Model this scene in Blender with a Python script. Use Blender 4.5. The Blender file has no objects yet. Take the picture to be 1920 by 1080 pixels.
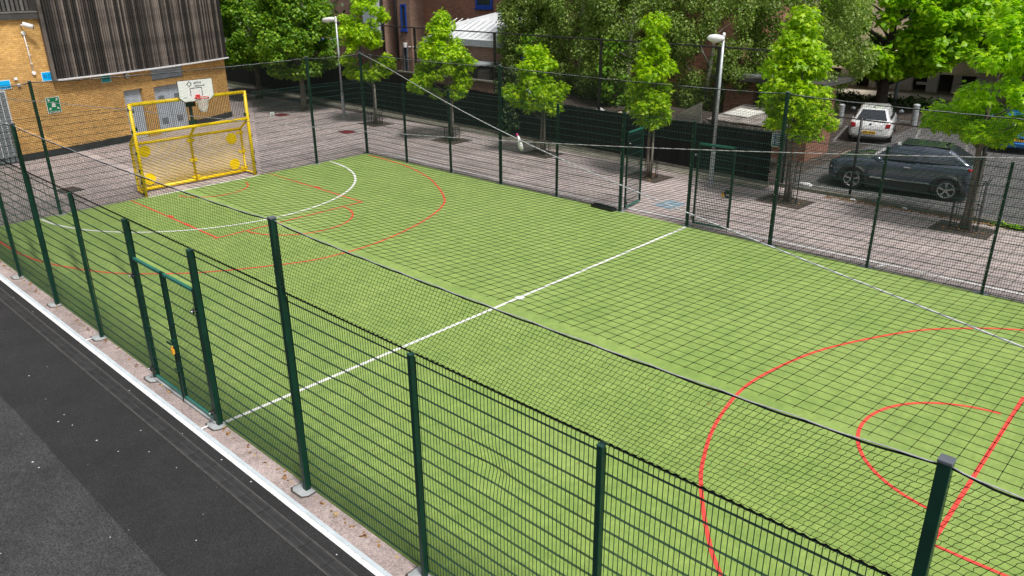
import bpy, math, random
import numpy as np
from mathutils import Vector, Matrix

R = math.radians
scene = bpy.context.scene
rng = random.Random(7)
nrng = np.random.default_rng(11)

# ------------------------------------------------------------------ camera
cam_d = bpy.data.cameras.new('camera')
cam = bpy.data.objects.new('camera', cam_d)
scene.collection.objects.link(cam)
scene.camera = cam
CAM = Vector((10.8608, -4.6035, 6.7132))
YAW, PITCH, ROLL, FPX = -0.7549, 0.3837, -0.0082, 1448.31
fw = Vector((math.sin(YAW) * math.cos(PITCH), math.cos(YAW) * math.cos(PITCH), -math.sin(PITCH)))
rt = Vector((math.cos(YAW), -math.sin(YAW), 0))
upv = rt.cross(fw)
rt2 = rt * math.cos(ROLL) + upv * math.sin(ROLL)
up2 = -rt * math.sin(ROLL) + upv * math.cos(ROLL)
m = Matrix((rt2, up2, -fw)).transposed().to_4x4()
m.translation = CAM
cam.matrix_world = m
cam_d.sensor_width = 36.0
cam_d.lens = FPX * 36.0 / 1920.0
cam_d.clip_start = 0.1
cam_d.clip_end = 900

# ------------------------------------------------------------------ world, sun, exposure
SUN_EL, SUN_AZ = R(60), R(104)         # azimuth measured clockwise from +Y (north)
world = bpy.data.worlds.new('World')
scene.world = world
world.use_nodes = True
wn = world.node_tree
wn.nodes.clear()
wo = wn.nodes.new('ShaderNodeOutputWorld')
bg = wn.nodes.new('ShaderNodeBackground')
sky = wn.nodes.new('ShaderNodeTexSky')
sky.sky_type = 'NISHITA'
sky.sun_disc = False
sky.sun_elevation = SUN_EL
sky.sun_rotation = SUN_AZ
sky.air_density = 1.0
sky.dust_density = 3.5
sky.ozone_density = 0.6
hs = wn.nodes.new('ShaderNodeHueSaturation')      # thin cloud: a paler, greyer sky
hs.inputs['Saturation'].default_value = 0.30
wn.links.new(sky.outputs[0], hs.inputs['Color'])
wn.links.new(hs.outputs[0], bg.inputs[0])
bg.inputs[1].default_value = 0.085
wn.links.new(bg.outputs[0], wo.inputs[0])
sun_d = bpy.data.lights.new('sun', 'SUN')
sun_d.energy = 2.5
sun_d.angle = R(11)
sun_d.color = (1.0, 0.96, 0.90)
sun = bpy.data.objects.new('sun', sun_d)
scene.collection.objects.link(sun)
sdir = Vector((math.sin(SUN_AZ) * math.cos(SUN_EL), math.cos(SUN_AZ) * math.cos(SUN_EL), math.sin(SUN_EL)))
sun.rotation_euler = sdir.to_track_quat('Z', 'Y').to_euler()
sun.location = (0, 0, 30)
vs = scene.view_settings
vs.view_transform = 'Standard'
vs.look = 'None'
vs.gamma = 1.0
vs.use_curve_mapping = False
vs.exposure = 0.78
scene.cycles.max_bounces = 7
scene.cycles.diffuse_bounces = 3
scene.cycles.transparent_max_bounces = 8

# ------------------------------------------------------------------ materials
MATS = {}


def nd(nt, typ, **kw):
    n = nt.nodes.new(typ)
    for k, v in kw.items():
        setattr(n, k, v)
    return n


def base_mat(name):
    mt = bpy.data.materials.new(name)
    mt.use_nodes = True
    nt = mt.node_tree
    bs = nt.nodes['Principled BSDF']
    MATS[name] = mt
    return mt, nt, bs


def ramp2(nt, fac, c0, c1, p0=0.0, p1=1.0):
    r = nd(nt, 'ShaderNodeValToRGB')
    r.color_ramp.elements[0].color = (*c0, 1)
    r.color_ramp.elements[1].color = (*c1, 1)
    r.color_ramp.elements[0].position = p0
    r.color_ramp.elements[1].position = p1
    nt.links.new(fac, r.inputs[0])
    return r.outputs[0]


def coords(nt, kind='Object'):
    return nd(nt, 'ShaderNodeTexCoord').outputs[kind]


def noise(nt, vec, scale, detail=3.0, rough=0.55):
    n = nd(nt, 'ShaderNodeTexNoise')
    n.inputs['Scale'].default_value = scale
    n.inputs['Detail'].default_value = detail
    n.inputs['Roughness'].default_value = rough
    nt.links.new(vec, n.inputs['Vector'])
    return n.outputs[0]


def mixc(nt, fac, a, b, mode='MIX'):
    n = nd(nt, 'ShaderNodeMix', data_type='RGBA', blend_type=mode)
    for s, v in ((n.inputs[0], fac), (n.inputs[6], a), (n.inputs[7], b)):
        if isinstance(v, (int, float)):
            s.default_value = v
        elif isinstance(v, tuple):
            s.default_value = (*v, 1)
        else:
            nt.links.new(v, s)
    return n.outputs[2]


def bump(nt, bs, h, strength, dist=0.01):
    b = nd(nt, 'ShaderNodeBump')
    b.inputs['Strength'].default_value = strength
    b.inputs['Distance'].default_value = dist
    nt.links.new(h, b.inputs['Height'])
    nt.links.new(b.outputs[0], bs.inputs['Normal'])


def mat(name, col, rough=0.55, var=0.25, scale=6.0, metal=0.0, bmp=0.0, bscale=60.0, objrand=0.0, spec=0.5, dirt=0.0):
    """paint, plastic, metal, timber: colour with uneven wear, slight relief"""
    mt, nt, bs = base_mat(name)
    co = coords(nt)
    lo = tuple(c * (1 - var) for c in col)
    hi = tuple(min(1, c * (1 + var * 0.7)) for c in col)
    c = ramp2(nt, noise(nt, co, scale, 5), lo, hi, 0.3, 0.7)
    if dirt > 0:
        c = mixc(nt, ramp2(nt, noise(nt, co, scale * 0.37 + 1.1, 6, 0.7), (0, 0, 0), (dirt,) * 3, 0.52, 0.72), c,
                 (0.09, 0.08, 0.065))
    if objrand > 0:
        oi = nd(nt, 'ShaderNodeObjectInfo')
        c = mixc(nt, 1.0, c, ramp2(nt, oi.outputs['Random'], (1 - objrand * 0.8,) * 3, (1 + objrand,) * 3) if objrand < 1 else
                 ramp2(nt, oi.outputs['Random'], (0.45,) * 3, (objrand,) * 3, 0.45, 1.0), 'MULTIPLY')
    nt.links.new(c, bs.inputs['Base Color'])
    r = nd(nt, 'ShaderNodeMapRange')
    r.inputs[3].default_value = max(0.02, rough - 0.12)
    r.inputs[4].default_value = min(1, rough + 0.12)
    nt.links.new(noise(nt, co, scale * 2.3, 4), r.inputs[0])
    nt.links.new(r.outputs[0], bs.inputs['Roughness'])
    bs.inputs['Metallic'].default_value = metal
    bs.inputs['Specular IOR Level'].default_value = spec
    if bmp > 0:
        bump(nt, bs, noise(nt, co, bscale, 4), bmp, 0.004)
    return mt


def leaf_mat(name, c0, c1, c2, trans=0.45):
    mt, nt, bs = base_mat(name)
    geo = nd(nt, 'ShaderNodeNewGeometry')
    r = nd(nt, 'ShaderNodeValToRGB')
    e = r.color_ramp.elements
    e[0].color = (*c0, 1)
    e[1].color = (*c2, 1)
    k = e.new(0.55)
    k.color = (*c1, 1)
    nt.links.new(geo.outputs['Random Per Island'], r.inputs[0])
    nt.links.new(r.outputs[0], bs.inputs['Base Color'])
    bs.inputs['Roughness'].default_value = 0.42
    bs.inputs['Specular IOR Level'].default_value = 0.35
    tr = nd(nt, 'ShaderNodeBsdfTranslucent')
    nt.links.new(mixc(nt, 1.0, r.outputs[0], (1.05, 1.2, 0.4), 'MULTIPLY'), tr.inputs[0])
    mx = nd(nt, 'ShaderNodeMixShader')
    mx.inputs[0].default_value = trans
    nt.links.new(bs.outputs[0], mx.inputs[1])
    nt.links.new(tr.outputs[0], mx.inputs[2])
    nt.links.new(mx.outputs[0], nt.nodes['Material Output'].inputs[0])
    return mt


def brick_mat(name, c1, c2, mortar, bw=0.215, bh=0.075, gap=0.012, uv=True, rough=0.85, patch=0.25, vec=None, freq=2):
    mt, nt, bs = base_mat(name)
    co = coords(nt, 'UV' if uv else 'Object')
    b = nd(nt, 'ShaderNodeTexBrick')
    b.offset_frequency = freq
    b.inputs['Scale'].default_value = 1.0
    b.inputs['Brick Width'].default_value = bw
    b.inputs['Row Height'].default_value = bh
    b.inputs['Mortar Size'].default_value = gap * 0.5
    b.inputs['Mortar Smooth'].default_value = 0.3
    b.inputs['Bias'].default_value = 0.0
    b.inputs['Color1'].default_value = (*c1, 1)
    b.inputs['Color2'].default_value = (*c2, 1)
    b.inputs['Mortar'].default_value = (*mortar, 1)
    nt.links.new(co, b.inputs['Vector'])
    c = mixc(nt, 1.0, b.outputs['Color'],
             ramp2(nt, noise(nt, co, 0.55, 5, 0.65), (1 - patch,) * 3, (1 + patch * 0.6,) * 3, 0.3, 0.7), 'MULTIPLY')
    c = mixc(nt, 1.0, c, ramp2(nt, noise(nt, co, 7.0, 4, 0.6), (0.80,) * 3, (1.15,) * 3, 0.3, 0.7), 'MULTIPLY')
    nt.links.new(c, bs.inputs['Base Color'])
    bs.inputs['Roughness'].default_value = rough
    inv = nd(nt, 'ShaderNodeMath', operation='SUBTRACT')
    inv.inputs[0].default_value = 1.0
    nt.links.new(b.outputs['Fac'], inv.inputs[1])
    bump(nt, bs, inv.outputs[0], 0.5, 0.006)
    return mt


def asphalt_mat(name, col, light=0.35, spots=True, lo=0.22, hi=3.0):
    mt, nt, bs = base_mat(name)
    co = coords(nt)
    c = ramp2(nt, noise(nt, co, 48, 4, 0.8), tuple(x * lo for x in col), tuple(x * (hi + light) for x in col), 0.40, 0.66)
    c = mixc(nt, 1.0, c, ramp2(nt, noise(nt, co, 0.9, 6, 0.65), (0.66,) * 3, (1.42,) * 3, 0.3, 0.7), 'MULTIPLY')
    c = mixc(nt, 1.0, c, ramp2(nt, noise(nt, co, 9, 4, 0.6), (0.85,) * 3, (1.15,) * 3, 0.3, 0.7), 'MULTIPLY')
    if spots:      # trodden gum and lime specks
        v = nd(nt, 'ShaderNodeTexVoronoi')
        v.inputs['Scale'].default_value = 4.6
        v.inputs['Randomness'].default_value = 1.0
        nt.links.new(co, v.inputs['Vector'])
        nz = nd(nt, 'ShaderNodeMath', operation='MULTIPLY')
        nt.links.new(v.outputs['Color'], nz.inputs[0])
        nz.inputs[1].default_value = 0.085
        lt = nd(nt, 'ShaderNodeMath', operation='LESS_THAN')
        nt.links.new(v.outputs['Distance'], lt.inputs[0])
        nt.links.new(nz.outputs[0], lt.inputs[1])
        c = mixc(nt, lt.outputs[0], c, (0.55, 0.55, 0.55))
    nt.links.new(c, bs.inputs['Base Color'])
    bs.inputs['Roughness'].default_value = 0.85
    bump(nt, bs, noise(nt, co, 120, 3), 0.5, 0.004)
    return mt


def turf_mat(name):
    mt, nt, bs = base_mat(name)
    co = coords(nt)
    c = ramp2(nt, noise(nt, co, 0.5, 6, 0.6), (0.180, 0.290, 0.054), (0.228, 0.338, 0.076), 0.3, 0.7)
    c = mixc(nt, 1.0, c, ramp2(nt, noise(nt, co, 6.0, 5, 0.7), (0.84, 0.87, 0.80), (1.16, 1.12, 1.18), 0.32, 0.68), 'MULTIPLY')
    c = mixc(nt, 1.0, c, ramp2(nt, noise(nt, co, 1.9, 6, 0.75), (0.86, 0.88, 0.85), (1.16, 1.10, 1.15), 0.35, 0.66), 'MULTIPLY')
    # sand-dressed, paler patches and a darker green, ragged margin along the near edge
    c = mixc(nt, ramp2(nt, noise(nt, co, 0.23, 7, 0.7), (0, 0, 0), (0.16,) * 3, 0.52, 0.74), c, (0.33, 0.40, 0.16))
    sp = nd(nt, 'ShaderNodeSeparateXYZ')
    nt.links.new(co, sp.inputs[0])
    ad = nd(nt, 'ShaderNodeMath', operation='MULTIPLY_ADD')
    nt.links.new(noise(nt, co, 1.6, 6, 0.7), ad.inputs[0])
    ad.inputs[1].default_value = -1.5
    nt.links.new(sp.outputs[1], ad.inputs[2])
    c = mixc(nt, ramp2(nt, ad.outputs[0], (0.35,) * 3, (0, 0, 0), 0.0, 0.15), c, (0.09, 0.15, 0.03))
    c = mixc(nt, 1.0, c, ramp2(nt, noise(nt, co, 140, 2, 0.6), (0.62,) * 3, (1.35,) * 3, 0.3, 0.7), 'MULTIPLY')
    mp = nd(nt, 'ShaderNodeMapping')
    mp.inputs['Scale'].default_value = (26.0, 0.6, 1)
    nt.links.new(co, mp.inputs[0])
    c = mixc(nt, 1.0, c, ramp2(nt, noise(nt, mp.outputs[0], 1.0, 2), (0.93,) * 3, (1.06,) * 3, 0.35, 0.65), 'MULTIPLY')
    nt.links.new(c, bs.inputs['Base Color'])
    bs.inputs['Roughness'].default_value = 0.9
    bs.inputs['Specular IOR Level'].default_value = 0.15
    bs.inputs['Sheen Weight'].default_value = 0.15
    bump(nt, bs, noise(nt, co, 160, 3), 0.7, 0.012)
    return mt


def paint_mat(name, col, wear, under):
    """line paint worn through to what lies under it"""
    mt, nt, bs = base_mat(name)
    co = coords(nt)
    f = ramp2(nt, noise(nt, co, 38, 6, 0.75), (0, 0, 0), (1, 1, 1), 0.62 - wear * 0.3, 0.70 - wear * 0.25)
    c = mixc(nt, f, col, under)
    c = mixc(nt, 1.0, c, ramp2(nt, noise(nt, co, 3, 5, 0.6), (0.85,) * 3, (1.05,) * 3, 0.3, 0.7), 'MULTIPLY')
    nt.links.new(c, bs.inputs['Base Color'])
    bs.inputs['Roughness'].default_value = 0.8
    bump(nt, bs, noise(nt, co, 150, 3), 0.4, 0.006)
    return mt


def glass_mat(name, col, rough=0.06):
    mt, nt, bs = base_mat(name)
    co = coords(nt)
    nt.links.new(ramp2(nt, noise(nt, co, 2.0, 3), tuple(c * 0.8 for c in col), tuple(c * 1.2 for c in col)), bs.inputs['Base Color'])
    bs.inputs['Roughness'].default_value = rough
    bs.inputs['Specular IOR Level'].default_value = 0.5
    return mt


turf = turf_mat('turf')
paving = brick_mat('block_paving', (0.325, 0.268, 0.258), (0.405, 0.345, 0.335), (0.275, 0.228, 0.218), 0.205, 0.105, 0.012, uv=False, rough=0.9, patch=0.30)
asphalt_new = asphalt_mat('asphalt_new', (0.0085, 0.0085, 0.0090))
asphalt_old = asphalt_mat('asphalt_old', (0.020, 0.020, 0.021), 0.2)
asphalt_road = asphalt_mat('asphalt_road', (0.095, 0.092, 0.092), 0.0, False, 0.5, 1.6)
macadam = asphalt_mat('pink_macadam', (0.285, 0.232, 0.220), 0.0, False, 0.62, 1.45)
concrete = mat('concrete', (0.29, 0.31, 0.32), 0.85, 0.3, 5, bmp=0.3)
old_concrete = mat('old_concrete', (0.16, 0.15, 0.12), 0.9, 0.4, 3, bmp=0.4, dirt=0.6)
white_paint = paint_mat('white_line_paint', (0.74, 0.75, 0.75), 0.25, (0.20, 0.19, 0.18))
pale_paint = paint_mat('pale_line_paint', (0.44, 0.50, 0.54), 0.12, (0.22, 0.2, 0.19))
road_paint = paint_mat('road_line_paint', (0.6, 0.6, 0.58), 0.8, (0.1, 0.1, 0.1))
yellow_paint = paint_mat('yellow_road_paint', (0.58, 0.38, 0.06), 1.0, (0.1, 0.1, 0.1))
white_tuft = paint_mat('white_turf_line', (0.74, 0.75, 0.72), 0.0, (0.35, 0.45, 0.2))
red_tuft = paint_mat('red_turf_line', (0.70, 0.055, 0.040), 0.0, (0.3, 0.3, 0.1))
green_paint = mat('green_powder_coat', (0.0022, 0.030, 0.018), 0.42, 0.25, 5, dirt=0.05, spec=0.35)
green_wire = mat('green_wire_coat', (0.004, 0.036, 0.030), 0.36, 0.15, 8, spec=0.4)
green_lit = mat('green_rail_lit', (0.022, 0.15, 0.115), 0.3, 0.2, 8)  # green gate coat made lighter, painting in the light on the rails
net_black = mat('black_netting', (0.005, 0.007, 0.006), 0.9, 0.3, 30, spec=0.1)
green_cap = mat('green_plastic_cap', (0.010, 0.055, 0.042), 0.4, 0.2, 8)
rope_white = mat('white_rope', (0.62, 0.64, 0.66), 0.6, 0.2, 30)
rope_edge = mat('pale_edge_cord', (0.34, 0.35, 0.37), 0.6, 0.3, 30)
rope_grey = mat('grey_rope', (0.30, 0.30, 0.30), 0.7, 0.3, 20)
cap_grey = mat('grey_plastic_cap', (0.085, 0.095, 0.115), 0.45, 0.15, 10)
zinc = mat('zinc_plate', (0.5, 0.52, 0.52), 0.35, 0.15, 30, metal=0.7)
black_rubber = mat('black_rubber', (0.010, 0.010, 0.011), 0.6, 0.3, 8)
brass = mat('brass_padlock', (0.75, 0.36, 0.03), 0.4, 0.2, 20)
yellow_coat = mat('yellow_powder_coat', (0.84, 0.58, 0.004), 0.4, 0.12, 4, dirt=0.06)
dark_bar = mat('dark_grey_bars', (0.055, 0.060, 0.062), 0.4, 0.2, 8)
board_white = mat('white_backboard', (0.86, 0.87, 0.88), 0.4, 0.04, 5)
ink = mat('black_print', (0.012, 0.012, 0.013), 0.6, 0.1, 5)
hoop_red = mat('red_hoop_paint', (0.62, 0.035, 0.028), 0.4, 0.15, 10)
maroon = mat('maroon_paint', (0.16, 0.012, 0.02), 0.5, 0.2, 10)
net_white = mat('white_cord', (0.78, 0.78, 0.78), 0.7, 0.08, 30)
buff_brick = brick_mat('buff_brick', (0.52, 0.285, 0.078), (0.68, 0.40, 0.125), (0.34, 0.23, 0.11), gap=0.014)
red_brick = brick_mat('red_brick', (0.24, 0.10, 0.062), (0.33, 0.145, 0.092), (0.20, 0.16, 0.13), gap=0.012)
brown_brick = brick_mat('brown_brick', (0.26, 0.155, 0.11), (0.34, 0.205, 0.15), (0.2, 0.17, 0.14), gap=0.012)
timber_dark = mat('black_stained_timber', (0.034, 0.028, 0.024), 0.7, 0.6, 1.3, bmp=0.3, objrand=5.0)
timber_grey = mat('weathered_timber', (0.22, 0.20, 0.17), 0.85, 0.4, 5, bmp=0.5)
timber_brown = mat('brown_timber', (0.15, 0.075, 0.045), 0.8, 0.4, 4, bmp=0.3, objrand=0.3)
dark_backing = mat('dark_backing', (0.010, 0.009, 0.008), 0.9, 0.3, 3)
trim_white = mat('white_trim', (0.62, 0.63, 0.65), 0.4, 0.15, 3)
fascia = mat('dark_fascia', (0.05, 0.048, 0.045), 0.6, 0.3, 3)
steel_grey = mat('grey_door_paint', (0.42, 0.47, 0.53), 0.45, 0.12, 2, dirt=0.25)
steel_dark = mat('grey_vent', (0.15, 0.17, 0.19), 0.5, 0.2, 5)
plinth_dark = mat('dark_plinth', (0.022, 0.022, 0.023), 0.8, 0.4, 3, bmp=0.3)
sign_green = mat('sign_green', (0.0, 0.19, 0.075), 0.35, 0.1, 3)
sign_blue = mat('sign_blue', (0.0, 0.36, 0.75), 0.35, 0.06, 3)
sign_teal = mat('sign_teal', (0.0, 0.30, 0.30), 0.35, 0.06, 3)
sign_navy = mat('sign_navy', (0.012, 0.05, 0.22), 0.35, 0.1, 3)
sign_white = mat('sign_white', (0.74, 0.75, 0.75), 0.4, 0.06, 3)
sign_ink = mat('sign_blue_ink', (0.0, 0.06, 0.28), 0.5, 0.1, 3)
plastic_white = mat('white_plastic', (0.72, 0.72, 0.72), 0.35, 0.1, 4)
cream = mat('cream_lamp', (0.55, 0.5, 0.36), 0.4, 0.15, 8)
galv = mat('galvanised_steel', (0.42, 0.45, 0.47), 0.42, 0.2, 6, metal=0.35)
black_steel = mat('black_steel', (0.010, 0.010, 0.011), 0.45, 0.3, 6)
black_board = mat('black_boarding', (0.007, 0.007, 0.008), 0.8, 0.4, 2, objrand=0.5, bmp=0.2, spec=0.2)
bark = mat('tree_bark', (0.15, 0.125, 0.10), 0.9, 0.45, 9, bmp=0.8, bscale=40)
bark_dark = mat('dark_bark', (0.05, 0.042, 0.034), 0.9, 0.4, 9, bmp=0.8, bscale=40)
bark_birch = mat('birch_bark', (0.40, 0.38, 0.33), 0.8, 0.5, 6, bmp=0.4)
leaf_gum = leaf_mat('sweetgum_leaf', (0.17, 0.34, 0.006), (0.33, 0.52, 0.008), (0.50, 0.66, 0.014), 0.5)
leaf_gum_yellow = leaf_mat('young_sweetgum_leaf', (0.20, 0.42, 0.006), (0.36, 0.60, 0.008), (0.50, 0.72, 0.014), 0.55)
leaf_lime = leaf_mat('lime_leaf', (0.075, 0.185, 0.014), (0.14, 0.29, 0.018), (0.30, 0.45, 0.035))
leaf_birch = leaf_mat('birch_leaf', (0.10, 0.175, 0.030), (0.175, 0.27, 0.05), (0.36, 0.45, 0.12))
leaf_catalpa = leaf_mat('catalpa_leaf', (0.15, 0.34, 0.008), (0.27, 0.50, 0.010), (0.40, 0.60, 0.018), 0.5)
leaf_dark = leaf_mat('hedge_leaf', (0.018, 0.045, 0.010), (0.035, 0.075, 0.014), (0.07, 0.13, 0.03), 0.25)
leaf_ivy = leaf_mat('ivy_leaf', (0.03, 0.06, 0.02), (0.06, 0.10, 0.035), (0.13, 0.18, 0.07), 0.2)
leaf_dead = leaf_mat('dead_leaf', (0.16, 0.06, 0.015), (0.26, 0.14, 0.05), (0.42, 0.3, 0.14), 0.1)
soil = mat('dark_soil', (0.055, 0.042, 0.034), 0.95, 0.5, 12, bmp=0.8)
grass_far = mat('far_ground', (0.10, 0.11, 0.07), 0.95, 0.4, 0.4)
beige_paving = mat('beige_paving', (0.40, 0.35, 0.29), 0.9, 0.2, 0.8)
render_white = mat('white_render', (0.62, 0.61, 0.57), 0.85, 0.15, 0.8)
render_cream = mat('cream_canvas', (0.60, 0.48, 0.36), 0.85, 0.15, 0.8)
roof_metal = mat('pale_metal_roof', (0.62, 0.64, 0.66), 0.45, 0.12, 1.5)
roof_edge = mat('roof_edge_grey', (0.27, 0.30, 0.31), 0.5, 0.15, 3)
blue_frame = mat('blue_window_frame', (0.012, 0.06, 0.36), 0.4, 0.15, 5)
window_glass = glass_mat('window_glass', (0.035, 0.045, 0.05))
car_glass = glass_mat('car_glass', (0.030, 0.036, 0.042))
glass_block = glass_mat('glass_block', (0.17, 0.20, 0.21), 0.25)
slate = mat('weathered_sheet', (0.28, 0.25, 0.23), 0.85, 0.45, 2.5, dirt=0.4)
chrome = mat('silver_alloy', (0.42, 0.42, 0.42), 0.35, 0.1, 10, metal=0.6)
lamp_red = mat('red_lamp', (0.34, 0.010, 0.014), 0.2, 0.25, 8)
plate_yellow = mat('yellow_plate', (0.75, 0.45, 0.015), 0.4, 0.1, 8)
blue_iron = mat('blue_grey_cover', (0.20, 0.27, 0.33), 0.6, 0.2, 4)
blue_plastic = mat('blue_plastic', (0.02, 0.12, 0.55), 0.4, 0.2, 6)


def car_paint(name, col, metal=0.0, rough=0.28):
    mt, nt, bs = base_mat(name)
    co = coords(nt)
    nt.links.new(ramp2(nt, noise(nt, co, 2.5, 5, 0.6), tuple(c * 0.88 for c in col), tuple(min(1, c * 1.06) for c in col), 0.3, 0.7), bs.inputs['Base Color'])
    bs.inputs['Metallic'].default_value = metal
    bs.inputs['Roughness'].default_value = rough
    bs.inputs['Coat Weight'].default_value = 1.0
    bs.inputs['Coat Roughness'].default_value = 0.05
    return mt


paint_grey = car_paint('grey_car_paint', (0.085, 0.105, 0.14), 0.6, 0.22)
paint_white = car_paint('white_car_paint', (0.74, 0.75, 0.76))
paint_blue = car_paint('blue_car_paint', (0.012, 0.20, 0.58), 0.3)


# ------------------------------------------------------------------ mesh helpers
class MB:
    def __init__(s):
        s.v = []
        s.f = []
        s.uv = {}

    def add(s, vs_, fs_):
        o = len(s.v)
        s.v += [tuple(p) for p in vs_]
        s.f += [tuple(i + o for i in f) for f in fs_]

    def box(s, x0, x1, y0, y1, z0, z1):
        s.add([(x0, y0, z0), (x1, y0, z0), (x1, y1, z0), (x0, y1, z0), (x0, y0, z1), (x1, y0, z1), (x1, y1, z1), (x0, y1, z1)],
              [(0, 3, 2, 1), (4, 5, 6, 7), (0, 1, 5, 4), (1, 2, 6, 5), (2, 3, 7, 6), (3, 0, 4, 7)])
        return s

    def beam(s, p, q, w, h=None, up=(0, 0, 1)):
        h = w if h is None else h
        p, q = Vector(p), Vector(q)
        d = (q - p).normalized()
        u = Vector(up)
        if abs(d.dot(u)) > 0.98:
            u = Vector((0, 1, 0))
        a = d.cross(u).normalized()
        b = a.cross(d).normalized()
        a, b = a * w / 2, b * h / 2
        s.add([p - a - b, p + a - b, p + a + b, p - a + b, q - a - b, q + a - b, q + a + b, q - a + b],
              [(0, 3, 2, 1), (4, 5, 6, 7), (0, 1, 5, 4), (1, 2, 6, 5), (2, 3, 7, 6), (3, 0, 4, 7)])
        return s

    def tube(s, pts, r, n=8, caps=True, closed=False):
        pts = [Vector(p) for p in pts]
        k = len(pts)
        rs = r if isinstance(r, (list, tuple)) else [r] * k
        vs_ = []
        ref = None
        for i, p in enumerate(pts):
            if closed:
                d = pts[(i + 1) % k] - pts[i - 1]
            else:
                d = pts[min(i + 1, k - 1)] - pts[max(i - 1, 0)]
            d = d.normalized()
            if ref is None:
                ref = Vector((0, 0, 1)) if abs(d.z) < 0.9 else Vector((1, 0, 0))
            a = ref - d * ref.dot(d)
            if a.length < 1e-4:
                a = d.orthogonal()
            a.normalize()
            ref = a
            b = d.cross(a)
            for j in range(n):
                t = 2 * math.pi * j / n
                vs_.append(p + (a * math.cos(t) + b * math.sin(t)) * rs[i])
        fs_ = []
        for i in range(k if closed else k - 1):
            i2 = (i + 1) % k
            for j in range(n):
                j2 = (j + 1) % n
                fs_.append((i * n + j, i * n + j2, i2 * n + j2, i2 * n + j))
        if caps and not closed:
            fs_.append(tuple(range(n))[::-1])
            fs_.append(tuple((k - 1) * n + j for j in range(n)))
        s.add(vs_, fs_)
        return s

    def cyl(s, p, q, r, n=16):
        return s.tube([p, q], r, n)

    def lathe(s, prof, n=16, c=(0, 0, 0)):
        vs_, fs_ = [], []
        for r, z in prof:
            for j in range(n):
                t = 2 * math.pi * j / n
                vs_.append((c[0] + r * math.cos(t), c[1] + r * math.sin(t), c[2] + z))
        for i in range(len(prof) - 1):
            for j in range(n):
                j2 = (j + 1) % n
                fs_.append((i * n + j, i * n + j2, (i + 1) * n + j2, (i + 1) * n + j))
        fs_.append(tuple(range(n))[::-1])
        fs_.append(tuple((len(prof) - 1) * n + j for j in range(n)))
        s.add(vs_, fs_)
        return s

    def prism(s, poly, o, ux, uy, depth):
        """2-D polygon in the plane (o,ux,uy), thickened along ux x uy"""
        o, ux, uy = Vector(o), Vector(ux), Vector(uy)
        nn = ux.cross(uy).normalized() * depth
        a = [o + ux * p[0] + uy * p[1] for p in poly]
        k = len(a)
        s.add([p for p in a] + [p + nn for p in a],
              [tuple(range(k))[::-1], tuple(range(k, 2 * k))] + [(i, (i + 1) % k, k + (i + 1) % k, k + i) for i in range(k)])
        return s

    def strip(s, pts, w, z):
        """flat ribbon of width w along a ground polyline"""
        pts = [Vector((p[0], p[1], 0)) for p in pts]
        vs_ = []
        for i, p in enumerate(pts):
            d = (pts[min(i + 1, len(pts) - 1)] - pts[max(i - 1, 0)]).normalized()
            nn = Vector((-d.y, d.x, 0)) * w / 2
            vs_ += [(p.x + nn.x, p.y + nn.y, z), (p.x - nn.x, p.y - nn.y, z)]
        s.add(vs_, [(2 * i, 2 * i + 1, 2 * i + 3, 2 * i + 2) for i in range(len(pts) - 1)])
        return s

    def quad(s, x0, x1, y0, y1, z):
        s.add([(x0, y0, z), (x1, y0, z), (x1, y1, z), (x0, y1, z)], [(0, 1, 2, 3)])
        return s

    def mesh(s, name, smooth=False):
        me = bpy.data.meshes.new(name)
        me.from_pydata(s.v, [], s.f)
        if smooth:
            me.polygons.foreach_set('use_smooth', [True] * len(me.polygons))
        me.update()
        return me


def link(o, parent=None):
    scene.collection.objects.link(o)
    if parent is not None:
        o.parent = parent
    return o


def tag(o, label=None, cat=None, group=None, kind=None):
    if label:
        o['label'] = label
    if cat:
        o['category'] = cat
    if group:
        o['group'] = group
    if kind:
        o['kind'] = kind
    return o


def obj(name, mb, material, parent=None, loc=(0, 0, 0), rot=None, smooth=False, label=None, cat=None, group=None, kind=None, bevel=0.0):
    me = mb.mesh(name, smooth) if isinstance(mb, MB) else mb
    if material is not None and len(me.materials) == 0:
        me.materials.append(material)
    o = bpy.data.objects.new(name, me)
    o.location = loc
    if rot:
        o.rotation_euler = rot
    if bevel > 0:
        b = o.modifiers.new('bevel', 'BEVEL')
        b.width = bevel
        b.segments = 2
        b.limit_method = 'ANGLE'
    link(o, parent)
    tag(o, label, cat, group, kind)
    return o


def thing(name, label, cat, loc=(0, 0, 0), rotz=0.0, group=None):
    o = bpy.data.objects.new(name, None)
    o.empty_display_size = 0.2
    o.location = loc
    o.rotation_euler = (0, 0, rotz)
    link(o)
    return tag(o, label, cat, group)


def struct(name, mb, material, label=None):
    return obj(name, mb, material, kind='structure', label=label)


def text_mesh(body, size, material, parent, loc, rot, name='lettering', bold=0.0):
    cu = bpy.data.curves.new(name, 'FONT')
    cu.body = body
    cu.size = size
    cu.align_x = 'CENTER'
    cu.align_y = 'CENTER'
    cu.extrude = 0.002
    cu.offset = bold
    t = bpy.data.objects.new(name + '_src', cu)
    scene.collection.objects.link(t)
    dg = bpy.context.evaluated_depsgraph_get()
    me = bpy.data.meshes.new_from_object(t.evaluated_get(dg))
    bpy.data.objects.remove(t)
    me.materials.clear()
    me.materials.append(material)
    o = bpy.data.objects.new(name, me)
    o.location = loc
    o.rotation_euler = rot
    link(o, parent)
    return o


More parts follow.
